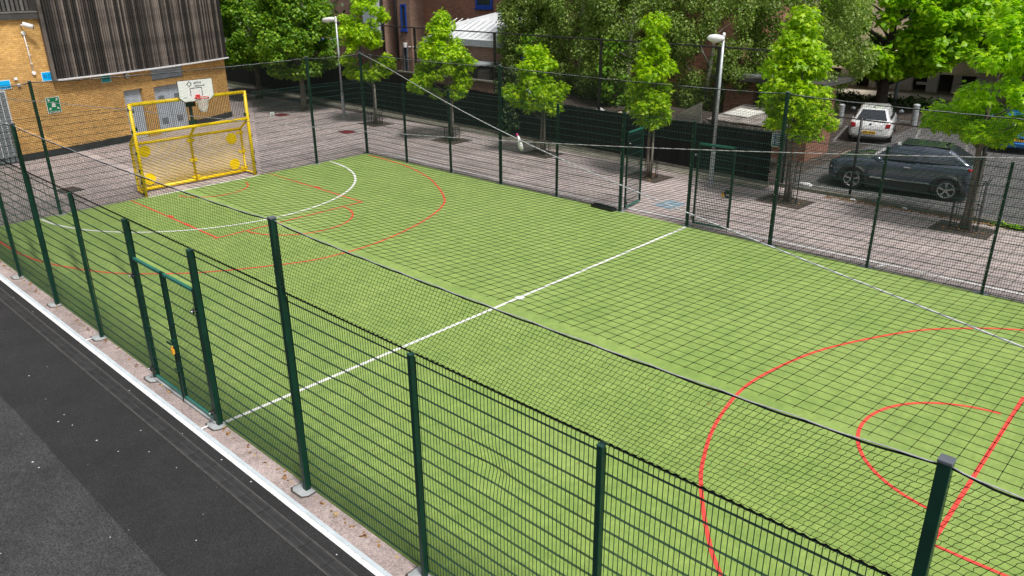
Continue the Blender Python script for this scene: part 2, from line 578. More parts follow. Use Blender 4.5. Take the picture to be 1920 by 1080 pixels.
def np_mesh(name, V, T, material, smooth=False):
    me = bpy.data.meshes.new(name)
    me.vertices.add(len(V))
    me.vertices.foreach_set('co', np.ascontiguousarray(V, dtype=np.float32).ravel())
    k = T.shape[1]
    me.loops.add(T.size)
    me.loops.foreach_set('vertex_index', np.ascontiguousarray(T, dtype=np.int32).ravel())
    me.polygons.add(len(T))
    me.polygons.foreach_set('loop_start', np.arange(0, T.size, k, dtype=np.int32))
    me.polygons.foreach_set('loop_total', np.full(len(T), k, dtype=np.int32))
    if smooth:
        me.polygons.foreach_set('use_smooth', np.ones(len(T), dtype=bool))
    me.update(calc_edges=True)
    me.validate()
    if material:
        me.materials.append(material)
    return me


def np_tubes(lines, r, n=3):
    """many polylines with the same number of points -> one array of thin tubes; lines: (L,K,3)"""
    L, K, _ = lines.shape
    d = np.empty_like(lines)
    d[:, 1:-1] = lines[:, 2:] - lines[:, :-2]
    d[:, 0] = lines[:, 1] - lines[:, 0]
    d[:, -1] = lines[:, -1] - lines[:, -2]
    d /= np.linalg.norm(d, axis=2, keepdims=True) + 1e-12
    ref = np.where(np.abs(d[..., 2:3]) < 0.8, np.array([0, 0, 1.0]), np.array([0, 1.0, 0]))
    a = np.cross(d, ref)
    a /= np.linalg.norm(a, axis=2, keepdims=True) + 1e-12
    b = np.cross(d, a)
    V = np.empty((L, K, n, 3))
    for j in range(n):
        t = 2 * math.pi * (j + 0.25) / n
        V[:, :, j] = lines + (a * math.cos(t) + b * math.sin(t)) * r
    idx = np.arange(L * K * n).reshape(L, K, n)
    F = []
    for j in range(n):
        j2 = (j + 1) % n
        F.append(np.stack([idx[:, :-1, j], idx[:, :-1, j2], idx[:, 1:, j2], idx[:, 1:, j]], -1).reshape(-1, 4))
    return V.reshape(-1, 3), np.concatenate(F)


def join_np(parts):
    Vs, Fs, o = [], [], 0
    for V, F in parts:
        Vs.append(V)
        Fs.append(F + o)
        o += len(V)
    return np.concatenate(Vs), np.concatenate(Fs)


# ------------------------------------------------------------------ dimensions of the pitch
D = 2.525            # fence panel
GW = 2.333           # gate opening
W = 14.267           # pitch width
XL = -(GW + 5 * D)   # left end line
XR = 2.525 * 6       # right end
H1, H2 = 3.0, 4.0    # panel height, tall posts
YC = W / 2


def screen_y(x):     # the black boarded fence runs at a slight angle
    return 20.1 - 0.05 * x


# ------------------------------------------------------------------ ground
mb = MB()
mb.quad(-260, 260, -120, 340, -0.02)
struct('ground', mb, grass_far)
mb = MB()
mb.quad(-60, 40, -0.24, 21.0, 0.0)
struct('paving', mb, paving)
mb = MB()
mb.quad(-60, 40, -2.16, -0.22, 0.004)
mb.v = [(x, y, z) for x, y, z in mb.v]
struct('asphalt', mb, asphalt_new)
mb = MB()
edge = [(-60 + i * 0.25, -2.12 + rng.uniform(-0.008, 0.008)) for i in range(401)]
mb.add([(x, y, 0.012) for x, y in edge] + [(x, -90, 0.012) for x, y in edge], [(i, 401 + i, 402 + i, i + 1) for i in range(400)])
struct('old_asphalt', mb, asphalt_old)
mb = MB()
mb.quad(-60, 40, -0.262, 0.09, 0.009)
struct('macadam_verge', mb, macadam)
# pitch with markings
mb = MB()
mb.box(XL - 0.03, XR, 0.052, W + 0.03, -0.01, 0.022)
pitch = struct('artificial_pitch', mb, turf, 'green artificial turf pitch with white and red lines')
ZL = 0.0265


def marking(name, pts, w, material, z=ZL):
    obj(name, MB().strip(pts, w, z), material, pitch)


def arc(cx, cy, rx, ry, a0, a1, n=48):
    return [(cx + rx * math.cos(R(a0 + (a1 - a0) * i / n)), cy + ry * math.sin(R(a0 + (a1 - a0) * i / n))) for i in range(n + 1)]


def smooth_pts(p, n=10):
    out = []
    for i in range(len(p) - 1):
        p0, p1, p2, p3 = p[max(i - 1, 0)], p[i], p[i + 1], p[min(i + 2, len(p) - 1)]
        for k in range(n):
            t = k / n
            out.append(tuple(0.5 * (2 * b + (c - a) * t + (2 * a - 5 * b + 4 * c - d) * t * t + (3 * b - a - 3 * c + d) * t ** 3)
                             for a, b, c, d in zip(p0, p1, p2, p3)))
    return out + [p[-1]]


marking('white_line', [(0.02, 0.055), (0.02, W)], 0.075, white_tuft)
marking('white_line', arc(XL, 7.18, 5.32, 5.18, -88.5, 88.5), 0.075, white_tuft, ZL + 0.004)
marking('white_line', [(XL + 0.06, 5.3), (XL + 0.06, 9.3)], 0.07, white_tuft)
spot = MB()
spot.add([(0.05 + 0.11 * math.cos(t * math.pi / 12), 7.14 + 0.11 * math.sin(t * math.pi / 12), ZL + 0.004) for t in range(24)], [tuple(range(24))])
obj('centre_spot', spot, white_tuft, pitch)
big = [(-14.7, 14.08), (-13.4, 14.03), (-12.04, 13.85), (-10.7, 13.48), (-9.52, 12.98), (-7.85, 11.98), (-6.84, 11.05), (-5.98, 9.4), (-5.46, 7.4),
       (-5.50, 5.75), (-5.95, 4.6), (-6.9, 3.05), (-8.05, 1.92), (-9.1, 1.28), (-10.67, 0.72), (-12.2, 0.52), (-14.0, 0.50)]
marking('red_line', smooth_pts(big), 0.058, red_tuft, ZL + 0.002)
bigr = [(14.0, 13.85), (12.0, 13.75), (10.4, 13.42), (8.72, 12.70), (7.72, 11.90), (7.0, 11.02), (6.13, 9.24), (5.77, 7.75), (5.70, 6.64), (5.93, 5.35), (6.3, 4.34),
        (6.61, 3.76), (7.14, 3.0), (7.68, 2.40), (9.0, 1.3), (11.0, 0.6), (14.0, 0.45)]
marking('red_line', smooth_pts(bigr), 0.058, red_tuft, ZL + 0.002)
for sx, x0, x1 in ((-1, XL + 0.05, -9.12), (1, XR - 0.05, 9.34)):
    marking('red_line', [(x0, 4.72), (x1, 4.70)], 0.055, red_tuft)
    marking('red_line', [(x0, 9.72), (x1, 9.64)], 0.055, red_tuft)
    marking('red_line', [(x1, 4.60), (x1, 9.66)], 0.06, red_tuft, ZL + 0.001)
marking('red_line', arc(-9.12, 7.23, 1.64, 1.66, -87, 87), 0.055, red_tuft, ZL + 0.003)
marking('red_line', arc(9.34, 7.1, -1.70, 1.70, -85, 85), 0.055, red_tuft, ZL + 0.003)
marking('red_line', arc(-14.5, 7.25, 1.22, 1.22, -82, 82), 0.05, red_tuft, ZL + 0.003)
# small paint blobs on the lane line
for (x, y, w) in ((-12.3, 4.74, 0.13), (-11.9, 9.73, 0.12), (-11.1, 4.70, 0.09)):
    marking('red_line', [(x, y), (x + 0.28, y + 0.01)], w, red_tuft, ZL + 0.005)

# lines round the outside
out = struct('edge_marking', MB().quad(-40, 20, -0.395, -0.322, 0.015), white_paint)
obj('pale_line', MB().quad(-40, 20, -0.320, -0.258, 0.0155), pale_paint, out)
for x in (-GW - D, 0.0, 2 * D + 0.02):
    obj('line_tick', MB().quad(x - 0.12, x - 0.07, -0.262, -0.15, 0.0165), white_paint, out)
out2 = struct('edge_marking', MB().strip([(-14.35, 14.87), (-8, 14.74), (0, 14.80), (8, 14.88), (16, 14.95)], 0.075, 0.006), white_paint)
obj('line_tick', MB().strip([(-14.37, 14.90), (-14.6, 14.52)], 0.07, 0.010), white_paint, out2)
for x in (-13.4, -4.85, 2 * D + 0.25):
    obj('line_tick', MB().strip([(x, 14.82), (x - 0.12, 14.45)], 0.06, 0.011), white_paint, out2)

# concrete post footings on both sides
foot = MB()
foot.prism([(-0.125, -0.10), (-0.07, -0.135), (0.09, -0.125), (0.13, -0.06), (0.12, 0.05), (-0.13, 0.05)], (0, 0, 0), (1, 0, 0), (0, 1, 0), 0.012)
foot.v = [(x * 1.25, y * 1.2, z) for x, y, z in foot.v]
foot_me = foot.mesh('post_footing')
foot_me.materials.append(concrete)
rim = MB()
rim.prism([(-0.145, -0.12), (-0.08, -0.155), (0.10, -0.145), (0.15, -0.07), (0.135, 0.045), (-0.145, 0.045)], (0, 0, 0), (1, 0, 0), (0, 1, 0), 0.006)
rim.v = [(x * 1.25, y * 1.2, z) for x, y, z in rim.v]
rim_me = rim.mesh('footing_joint')
rim_me.materials.append(soil)

# ------------------------------------------------------------------ fences
WIRE_CACHE = {}


def dent(x, z, dents):
    y = 0.0
    for (dx, dz, a, s) in dents:
        y += a * math.exp(-(((x - dx) / s) ** 2 + ((z - dz) / (s * 0.6)) ** 2))
    return y


def wires_vert(w, z0, z1, dents, segs, r=0.0037):
    key = ('v', round(w, 3), z0, z1, tuple(dents), segs)
    if key not in WIRE_CACHE:
        xs = np.arange(0.03, w - 0.01, 0.0502)
        zs = np.linspace(z0, z1, segs + 1)
        L = np.zeros((len(xs), segs + 1, 3))
        L[:, :, 0] = xs[:, None]
        L[:, :, 2] = zs[None]
        for dx, dz, a, s in dents:
            g = np.exp(-(((xs[:, None] - dx) / s) ** 2 + ((zs[None] - dz) / (s * 0.6)) ** 2))
            L[:, :, 1] += a * g
            L[:, :, 0] += 0.25 * a * g
        V, F = np_tubes(L, r, 4)
        WIRE_CACHE[key] = np_mesh('mesh_panel', V, F, green_wire, True)
    return WIRE_CACHE[key]


def wire_horz(w, z, dents, segs, r=0.0052):
    key = ('h', round(w, 3), segs, (z, tuple(dents)) if dents else 0)
    if key not in WIRE_CACHE:
        xs = np.linspace(0.0, w, segs + 1)
        L = np.zeros((2, segs + 1, 3))
        L[:, :, 0] = xs[None]
        L[0, :, 1] = -0.0075
        L[1, :, 1] = 0.0075
        for dx, dz, a, s in dents:
            g = np.exp(-(((xs - dx) / s) ** 2 + ((z - dz) / (s * 0.6)) ** 2))
            L[:, :, 1] += (a * g)[None]
            L[:, :, 2] -= (0.35 * a * g)[None]
        V, F = np_tubes(L, r, 6)
        WIRE_CACHE[key] = np_mesh('horizontal_wire', V, F, green_wire, True)
    return WIRE_CACHE[key]


def panel(root, x0, x1, yoff, z0=0.06, z1=H1, dents=()):
    w = x1 - x0
    p = obj('mesh_panel', wires_vert(w, z0, z1, tuple(dents), 18 if dents else 1), None, root, (x0, yoff, 0), kind='stuff')
    z = z0 + 0.02
    while z < z1 - 0.01:
        obj('horizontal_wire', wire_horz(w, round(z, 3), tuple(dents), 20 if dents else 1), None, p, (0, 0, z))
        z += 0.2005
    obj('horizontal_wire', wire_horz(w, round(z1, 3), (), 1), None, p, (0, 0, z1 - 0.012))
    return p


POST_CACHE = {}


def post(root, x, h, size, side, foot_side=None):
    key = (h, size)
    if key not in POST_CACHE:
        me = MB().box(-size / 2, size / 2, -size / 2, size / 2, 0, h).mesh('post')
        me.materials.append(green_paint)
        cap = MB().box(-size / 2 - 0.003, size / 2 + 0.003, -size / 2 - 0.003, size / 2 + 0.003, h, h + (0.022 if h > 3.5 else 0.012)).mesh('post_cap')
        cap.materials.append(cap_grey if h > 3.5 else green_cap)
        bar = MB().box(-0.02, 0.02, 0, 0.006, 0.05, min(h, H1) - 0.04).mesh('clamp_bar')
        bar.materials.append(green_paint)
        bl = MB()
        z = 0.22
        while z < min(h, H1) - 0.05:
            bl.cyl((0, 0.0, z), (0, 0.014, z), 0.009, 6)
            z += 0.4
        bl = bl.mesh('bolt_row')
        bl.materials.append(zinc)
        POST_CACHE[key] = (me, cap, bar, bl)
    me, cap, bar, bl = POST_CACHE[key]
    p = obj('post', me, None, root, (x, 0, 0), rot=(R(rng.uniform(-0.25, 0.25)), R(rng.uniform(-0.25, 0.25)), 0), bevel=0.006)
    obj('post_cap', cap, None, p, bevel=0.004)
    yy = side * (size / 2 + 0.016)
    b = obj('clamp_bar', bar, None, p, (0, yy, 0))
    if side < 0:
        b.scale = (1, -1, 1)
    b = obj('bolt_row', bl, None, p, (0, yy + side * 0.006, 0))
    if side < 0:
        b.scale = (1, -1, 1)
    if foot_side:
        f = obj('footing_joint', rim_me, None, p, (-0.02, 0, 0.009), rot=(0, 0, 0 if foot_side < 0 else math.pi))
        obj('footing', foot_me, None, p, (-0.02, 0, 0.0105), rot=(0, 0, 0 if foot_side < 0 else math.pi))
    return p


def gate_leaf(root, w, h, name='gate_leaf', mats=(green_paint, green_lit), z0=0.07):
    """leaf standing along +x from its hinge at the origin"""
    fr = MB()
    fr.box(0, 0.05, -0.025, 0.025, z0, h)
    fr.box(w - 0.05, w, -0.025, 0.025, z0, h)
    lf = obj(name, fr, mats[0], root, bevel=0.004)
    obj('rail', MB().box(0.0505, w - 0.0505, -0.024, 0.024, h - 0.05, h - 0.001), mats[1], lf, bevel=0.004)
    obj('rail', MB().box(0.0505, w - 0.0505, -0.024, 0.024, z0 + 0.001, z0 + 0.05), mats[1], lf, bevel=0.004)
    V = wires_vert(w - 0.1, z0 + 0.04, h - 0.04, (), 1)
    obj('infill_wires', V, None, lf, (0.05, 0, 0), kind='stuff')
    z = z0 + 0.22
    while z < h - 0.1:
        obj('horizontal_wire', wire_horz(w - 0.1, round(z, 3), (), 1), None, lf, (0.05, 0, z))
        z += 0.2
    hg = MB()
    for z in (0.25, h - 0.33):
        hg.tube([(-0.06, -0.03, z), (-0.03, -0.085, z), (0.03, -0.085, z), (0.05, -0.03, z)], 0.013, 8)
        hg.cyl((-0.005, -0.07, z - 0.05), (-0.005, -0.07, z + 0.05), 0.014, 8)
    obj('hinge', hg, black_steel, lf, smooth=True)
    hb = MB()
    for z in (0.25, h - 0.33):
        hb.cyl((-0.02, -0.086, z), (-0.02, -0.115, z), 0.016, 8)
    obj('hinge_bolt', hb, zinc, lf, smooth=True)
    return lf


def lock_set(lf, w, s=-1, z=1.1):
    bx = MB()
    bx.box(w - 0.16, w - 0.051, s * 0.06 - 0.03, s * 0.06 + 0.03, z - 0.11, z - 0.06).box(w - 0.16, w - 0.051, s * 0.06 - 0.03, s * 0.06 + 0.03, z + 0.06, z + 0.11).box(w - 0.17, w - 0.14, s * 0.06 - 0.028, s * 0.06 + 0.028, z - 0.0595, z + 0.0595)
    bx.box(w - 0.24, w + 0.06, s * 0.105 - 0.014, s * 0.105 + 0.014, z + 0.03, z + 0.06)
    obj('latch', bx, green_paint, lf, bevel=0.003)
    pl = MB()
    pl.box(w - 0.235, w - 0.165, s * 0.14 - 0.018, s * 0.14 + 0.018, z - 0.075, z + 0.01)
    pl.tube([(w - 0.22, s * 0.14, z + 0.01), (w - 0.22, s * 0.14, z + 0.055), (w - 0.20, s * 0.14, z + 0.07), (w - 0.18, s * 0.14, z + 0.055), (w - 0.18, s * 0.14, z + 0.01)], 0.007, 6)
    obj('padlock', pl, brass, lf, bevel=0.002)
    db = MB()
    db.cyl((w - 0.025, s * 0.05, 0.03), (w - 0.025, s * 0.05, 0.75), 0.011, 8)
    db.box(w - 0.06, w + 0.01, s * 0.045 - 0.02, s * 0.045 + 0.02, 0.55, 0.575)
    db.box(w - 0.12, w + 0.03, s * 0.07 - 0.01, s * 0.07 + 0.01, 0.63, 0.65)
    obj('drop_bolt', db, green_paint, lf)


GH = 2.36
posts_x = [(XL, H2, 0.08), (-GW - 4 * D, H1, 0.06), (-GW - 3 * D, H1, 0.06), (-GW - 2 * D, H2, 0.08), (-GW - D, H1, 0.06), (-GW, H1, 0.08), (0, H1, 0.08),
           (D, H2, 0.08), (2 * D, H1, 0.06), (3 * D, H1, 0.06), (4 * D, H2, 0.08), (5 * D, H1, 0.06), (6 * D, H2, 0.08)]
# near fence
nf = thing('mesh_fence', 'dark green wire mesh fence beside the dark asphalt, nearest the viewer', 'fence', (0, 0, 0), group='mesh fences round the pitch')
for x, h, s in posts_x:
    post(nf, x, h, s, 1, -1)
DENTS = {5: ((1.25, 0.75, -0.03, 0.4),), 7: ((1.2, 2.05, 0.05, 0.30), (0.4, 0.6, -0.02, 0.5)), 8: ((1.1, 2.05, 0.06, 0.32),), 9: ((1.6, 1.7, 0.05, 0.35),),
         3: ((1.2, 1.3, 0.07, 0.6),), 4: ((1.3, 1.9, 0.06, 0.5),), 2: ((1.0, 1.0, 0.04, 0.5),)}
for i in range(len(posts_x) - 1):
    x0, x1 = posts_x[i][0], posts_x[i + 1][0]
    if i == 5:
        panel(nf, x0 + 0.01, x1 - 0.01, 0.055, GH + 0.03, H1)
    else:
        panel(nf, x0, x1, 0.055, dents=DENTS.get(i, ()))
# near gate: two closed leaves
ng = thing('double_gate', 'closed double mesh gate with brass padlock in the nearest fence', 'gate', (0, 0, 0))
lw = (GW - 0.10) / 2 - 0.02
l1 = gate_leaf(ng, lw, GH)
l1.location = (-GW + 0.055, -0.01, 0)
l2 = gate_leaf(ng, lw, GH)
l2.location = (-0.055, -0.01, 0)
l2.scale = (-1, 1, 1)
lock_set(l2, lw)
obj('threshold', MB().box(-GW + 0.05, -0.05, -0.06, 0.02, 0.02, 0.055), concrete, ng, bevel=0.006)

# far fence
ff = thing('mesh_fence', 'dark green wire mesh fence in front of the street trees, far side of the pitch', 'fence', (0, W, 0), group='mesh fences round the pitch')
for x, h, s in posts_x:
    post(ff, x, h, s, -1, 1)
for i in range(len(posts_x) - 1):
    x0, x1 = posts_x[i][0], posts_x[i + 1][0]
    if i == 5:
        panel(ff, x0 + 0.01, x1 - 0.01, -0.055, GH + 0.09, H1)
    else:
        panel(ff, x0, x1, -0.055)
fg = thing('double_gate', 'open double mesh gate with leaves swung outwards in the far fence', 'gate', (0, W, 0))
l1 = gate_leaf(fg, 1.05, GH + 0.05)
l1.location = (-GW + 0.02, 0.20, 0)
l1.rotation_euler = (0, 0, R(98))
l2 = gate_leaf(fg, 1.10, GH + 0.03)
l2.location = (0.02, 0.27, 0)
l2.rotation_euler = (0, 0, R(4))
lock_set(l2, 1.10)

# end fence behind the goal, with gap for the goal unit
ef = thing('mesh_fence', 'dark green wire mesh fence either side of the yellow goal', 'fence', (XL, 0, 0), math.pi / 2, group='mesh fences round the pitch')
for y in (2.6, 11.84):
    post(ef, y, H2, 0.08, -1, -1)
for a, b in ((0.06, 2.6), (2.6, 5.16), (9.42, 11.84), (11.84, W - 0.06)):
    panel(ef, a, b, -0.055)

# ------------------------------------------------------------------ nets and ropes
def rope_z(s_, tall):
    """height of the edge rope: it hangs a little between the tall posts"""
    s_ = np.asarray(s_, float)
    z = np.full(s_.shape, H2 - 0.05)
    for a, b in zip(tall[:-1], tall[1:]):
        u = np.clip((s_ - a) / (b - a), 0, 1)
        z = z - 0.05 * 4 * u * (1 - u)
    return z


tall_x = [p[0] for p in posts_x if p[1] > 3.5]
tall_y = [0.0, 2.6, 11.84, W]


def skirt_net(name, label, x0, x1, fixed, axis, shear, zt=H2 - 0.05, zb=H1 + 0.005, cell=0.05, posts=(), wave=0.004, sagtop=0.03):
    """hanging net between the rope on the tall posts and the panel tops"""
    n = int((x1 - x0 + shear) / cell)
    K = int((zt - zb) / cell) * (2 if wave > 0.002 else 1)
    s0 = x0 + np.arange(n) * cell + shear
    t = np.linspace(0, 1, K + 1)

    def pt(s, tt):
        sx = s - shear * tt
        z = rope_z(s, tall_x if axis == 'x' else tall_y) - 0.012
        z = z + (zb - z) * tt
        yy = 0.055 * np.sin(sx * 1.3 + 2 * tt) * np.sin(math.pi * tt)
        return sx, yy, z
    S, T = np.meshgrid(s0, t, indexing='ij')
    sx, yy, z = pt(S, T)
    zig = wave * np.where((np.arange(K + 1)[None] // 1 + np.arange(n)[:, None]) % 2 == 0, 1, -1)
    sx = sx + zig + wave * 0.8 * nrng.standard_normal(sx.shape)
    A = np.stack([sx, yy, z], -1)
    rows = int((zt - zb) / cell)
    s1 = np.arange(x0 + 0.0, x1, cell * 2)
    Bl = []
    for k in range(1, rows):
        tt = k / rows
        bx, by, bz = pt(s1 + shear * tt, np.full(len(s1), tt))
        Bl.append(np.stack([bx, by, bz + 0.003 * np.sin(s1 * 40 + k)], -1))
    B = np.stack(Bl)
    A[..., 0] = np.clip(A[..., 0], x0, x1)
    parts = [np_tubes(A, 0.0024 if shear else 0.0018, 3), np_tubes(B, 0.0022 if shear else 0.0017, 3)]
    V, F = join_np(parts)
    if axis == 'y':
        V = np.stack([np.full(len(V), fixed) - V[:, 1], V[:, 0], V[:, 2]], -1)
    else:
        V = np.stack([V[:, 0], fixed + V[:, 1], V[:, 2]], -1)
    return obj(name, np_mesh(name, V, F, net_black), None, label=label, cat='net', kind=None, group='nets hung above the fence panels')


skirt_net('side_net', 'black netting above the nearest fence panels', XL, XR, 0.0, 'x', 0.6)
skirt_net('side_net', 'black netting above the far fence panels in front of the trees', XL, XR, W, 'x', 0.0, wave=0.001)
skirt_net('side_net', 'black netting above the yellow goal end of the pitch', 0.0, W, XL - 0.10, 'y', 0.0, wave=0.001)


def roof_z(x, y):
    u = np.clip((x - (XL + XR) / 2) / ((XR - XL) / 2), -1, 1)
    v = np.clip((y - YC) / YC, -1, 1)
    return H2 - 0.02 - 0.40 * (1 - u * u) * (1 - v * v)


gx = np.arange(XL + 0.05, XR, 0.122)
gy = np.arange(0.06, W, 0.118)
xs = np.linspace(XL + 0.02, XR - 0.02, 90)
ys = np.linspace(0.02, W - 0.02, 44)
Xa, Ya = np.meshgrid(xs, gy)
wob = 0.010 * np.sin(Xa * 2.1 + Ya * 3.3) + 0.006 * np.sin(Xa * 5.3 - Ya)
LA = np.stack([Xa, Ya + wob, roof_z(Xa, Ya)], -1)
Yb, Xb = np.meshgrid(ys, gx)
wob = 0.010 * np.sin(Yb * 1.9 + Xb * 2.7) + 0.09 * np.sin(Yb / W * math.pi * 1.0)
LB = np.stack([Xb + wob, Yb, roof_z(Xb, Yb)], -1)
kx, ky = np.meshgrid(gx, gy)
kx = kx.ravel()
ky = ky.ravel()
kx = kx + 0.010 * np.sin(ky * 1.9 + kx * 2.7) + 0.09 * np.sin(ky / W * math.pi)
ky = ky + 0.010 * np.sin(kx * 2.1 + ky * 3.3) + 0.006 * np.sin(kx * 5.3 - ky)
kp = np.stack([kx, ky, roof_z(kx, ky)], -1)
near = np.linalg.norm(kp - np.array(CAM), axis=1) < 16
kp = kp[near]
# knots as small boxes (quads keep the array uniform)
bx8 = np.array([(sx, sy, sz) for sz in (-1, 1) for sy in (-1, 1) for sx in (-1, 1)]) * 0.0033
bf = np.array([(0, 2, 3, 1), (4, 5, 7, 6), (0, 1, 5, 4), (2, 6, 7, 3), (0, 4, 6, 2), (1, 3, 7, 5)])
KV = (kp[:, None] + bx8[None]).reshape(-1, 3)
KF = (np.arange(len(kp))[:, None, None] * 8 + bf[None]).reshape(-1, 4)
V, F = join_np([np_tubes(LA, 0.0024, 3), np_tubes(LB, 0.0024, 3), (KV, KF)])
obj('roof_net', np_mesh('roof_net', V, F, net_black), None, label='black square mesh roof net stretched over the whole pitch', cat='net')


def rope(name, label, a, b, r, material, sag, group, n=40, off=0.0, roof=False):
    pts = []
    for i in range(n + 1):
        t = i / n
        p = Vector(a).lerp(Vector(b), t)
        if roof:
            p.z = float(roof_z(p.x, p.y)) + off
        else:
            p.z -= sag * 4 * t * (1 - t)
        pts.append(p)
    return obj(name, MB().tube(pts, r, 8), material, smooth=True, label=label, cat='rope', group=group)


rope('roof_rope', 'white rope running diagonally under the roof net from the far corner post', (XL + 0.03, W - 0.03, 4), (XR, 0.03, 4), 0.009, rope_white, 0, 'diagonal ropes under the roof net', off=-0.014, roof=True)
rope('roof_rope', 'grey rope crossing the white one under the roof net', (XL + 0.03, 0.03, 4), (XR, W - 0.03, 4), 0.008, rope_grey, 0, 'diagonal ropes under the roof net', off=-0.036, roof=True)


def edge_rope(label, tall, fixed, axis):
    t = thing('edge_rope', label, 'rope', (0, 0, 0), group='ropes strung along the tall posts')
    for a, b in zip(tall[:-1], tall[1:]):
        for k, (mt, r, dz, ph) in enumerate(((net_black, 0.009, -0.010, 0), (rope_edge, 0.005, 0.003, 2))):
            pts = []
            n = 60
            for i in range(n + 1):
                s = a + (b - a) * i / n
                u = i / n
                z = H2 - 0.05 - 0.05 * 4 * u * (1 - u) + dz + 0.004 * math.sin(i * 1.3 + ph) + 0.03 * abs(2 * u - 1) ** 12
                o = fixed + 0.045 * (1 if fixed < 1 and axis == 'x' else -1) * 0 + 0.005 * math.cos(i * 1.3 + ph)
                pts.append((s, o, z) if axis == 'x' else (o, s, z))
            obj('strand', MB().tube(pts, r, 6), mt, t, smooth=True)
    return t


edge_rope('black and white edge rope along the nearest tall posts', tall_x, 0.0, 'x')
edge_rope('dark edge rope along the far tall posts', tall_x, W, 'x')
edge_rope('dark edge rope above the yellow goal', tall_y, XL, 'y')
# bottom lashing of the near net
t = thing('net_lashing', 'black knotted cord lacing the net to the nearest panel tops', 'cord')
for i in range(len(posts_x) - 1):
    x0, x1 = posts_x[i][0] + 0.05, posts_x[i + 1][0] - 0.05
    n = 90
    pts = [(x0 + (x1 - x0) * k / n, 0.03 + 0.008 * math.cos(k * 2.1), H1 + 0.012 + 0.007 * math.sin(k * 2.1) + 0.004 * rng.random()) for k in range(n + 1)]
    obj('cord', MB().tube(pts, 0.009, 5), net_black, t)

# snagged bag at the rope crossing
bagm = MB()
prof = [(0.0, 0.15), (0.02, 0.12), (0.03, 0.04), (0.05, -0.04), (0.05, -0.12), (0.02, -0.18)]
n = 10
vs_, fs_ = [], []
for i, (r_, z_) in enumerate(prof):
    for j in range(n):
        tt = 2 * math.pi * j / n
        rr = r_ * (1 + 0.25 * math.sin(3 * tt + i))
        vs_.append((rr * math.cos(tt) + 0.02 * i, rr * 0.5 * math.sin(tt), z_))
for i in range(len(prof) - 1):
    for j in range(n):
        fs_.append((i * n + j, i * n + (j + 1) % n, (i + 1) * n + (j + 1) % n, (i + 1) * n + j))
fs_.append(tuple((len(prof) - 1) * n + j for j in range(n)))
bagm.add(vs_, fs_)
bag = thing('plastic_bag', 'white plastic bag snagged where the two roof ropes cross', 'bag', (0.0, YC, 3.52), R(45))
obj('bag_body', bagm, plastic_white, bag, smooth=True)
obj('bag_knot', MB().lathe([(0.004, 0.12), (0.022, 0.14), (0.018, 0.17), (0.003, 0.185)], 8), mat('magenta_tie', (0.6, 0.02, 0.2), 0.5), bag, smooth=True)

# ------------------------------------------------------------------ goal unit with basketball hoop
goal = thing('goal_unit', 'yellow steel goal end unit with round targets and basketball board on top', 'goal', (-15.12, 7.29, 0), math.pi / 2)
HW, GZ, GB = 2.0, 2.06, 1.64
for s in (-1, 1):
    obj('front_post', MB().tube([(s * HW, 0, 0), (s * HW, 0, 3.04)], 0.058, 12), yellow_coat, goal, smooth=True)
    ft = obj('side_frame', MB().tube([(s * HW, 0.03, 0.10), (s * (HW - 0.03), 0.60, 0.10), (s * (HW - 0.03), 0.60, GB), (s * HW, 0.03, GZ - 0.02)], 0.042, 10), yellow_coat, goal, smooth=True)
    sw = MB()
    for k in range(1, 12):
        y = 0.05 * k
        sw.tube([(s * (HW - 0.015), y, 0.12), (s * (HW - 0.015), y, GZ - 0.05 - (GZ - GB) * y / 0.6)], 0.004, 4)
    for k in range(1, 9):
        sw.tube([(s * (HW - 0.015), 0.03, 0.1 + 0.2 * k), (s * (HW - 0.015), 0.58, 0.1 + min(0.2 * k, 1.5))], 0.005, 4)
    obj('side_mesh', sw, yellow_coat, ft, kind='stuff')
    ck = MB()
    for z in (0.10, 0.48, 0.86, 1.45, 2.15, 2.85):
        ck.box(s * (HW + 0.045) - 0.03, s * (HW + 0.045) + 0.03, -0.035, 0.035, z - 0.05, z + 0.05)
    for z in (2.22, 2.80):
        ck.box(s * (HW - 0.09) - 0.035, s * (HW - 0.09) + 0.035, -0.02, 0.02, z - 0.06, z + 0.06)
    obj('clamp', ck, green_paint, goal, bevel=0.006)
obj('crossbar', MB().tube([(-HW + 0.05, 0, 3.0), (HW - 0.05, 0, 3.0)], 0.060, 12), yellow_coat, goal, smooth=True)
cb = MB()
for k in range(-4, 5):
    cb.tube([(k * 0.42 - 0.008, 0, 3.0), (k * 0.42 + 0.008, 0, 3.0)], 0.064, 12)
obj('crossbar_band', cb, mat('bar_joint', (0.45, 0.28, 0.004), 0.5), goal, smooth=True)
obj('goal_bar', MB().tube([(-HW + 0.03, 0, GZ), (HW - 0.03, 0, GZ)], 0.055, 12), yellow_coat, goal, smooth=True)
obj('back_bar', MB().tube([(-HW + 0.05, 0.6, GB), (HW - 0.05, 0.6, GB)], 0.048, 10), yellow_coat, goal, smooth=True)
obj('back_bar', MB().tube([(-HW + 0.05, 0.6, 0.10), (HW - 0.05, 0.6, 0.10)], 0.058, 10), yellow_coat, goal, smooth=True)
cp = obj('back_post', MB().tube([(0.05, 0.57, 0.05), (0.05, 0.57, GB), (0.05, 0.02, GZ)], 0.046, 10), yellow_coat, goal, smooth=True)
bk = MB()
for x0 in (0.05, HW - 0.10):
    for z in (0.22, 0.82, 1.50):
        for sx in (-0.075, 0.075):
            bk.cyl((x0 + sx, 0.53, z), (x0 + sx, 0.56, z), 0.062, 12)
obj('lug', bk, yellow_coat, cp, smooth=False)
bw = MB()
x = -HW + 0.06
while x < HW - 0.05:
    bw.tube([(x, 0.6, 0.12), (x, 0.6, GB)], 0.0042, 4, caps=False)
    x += 0.036
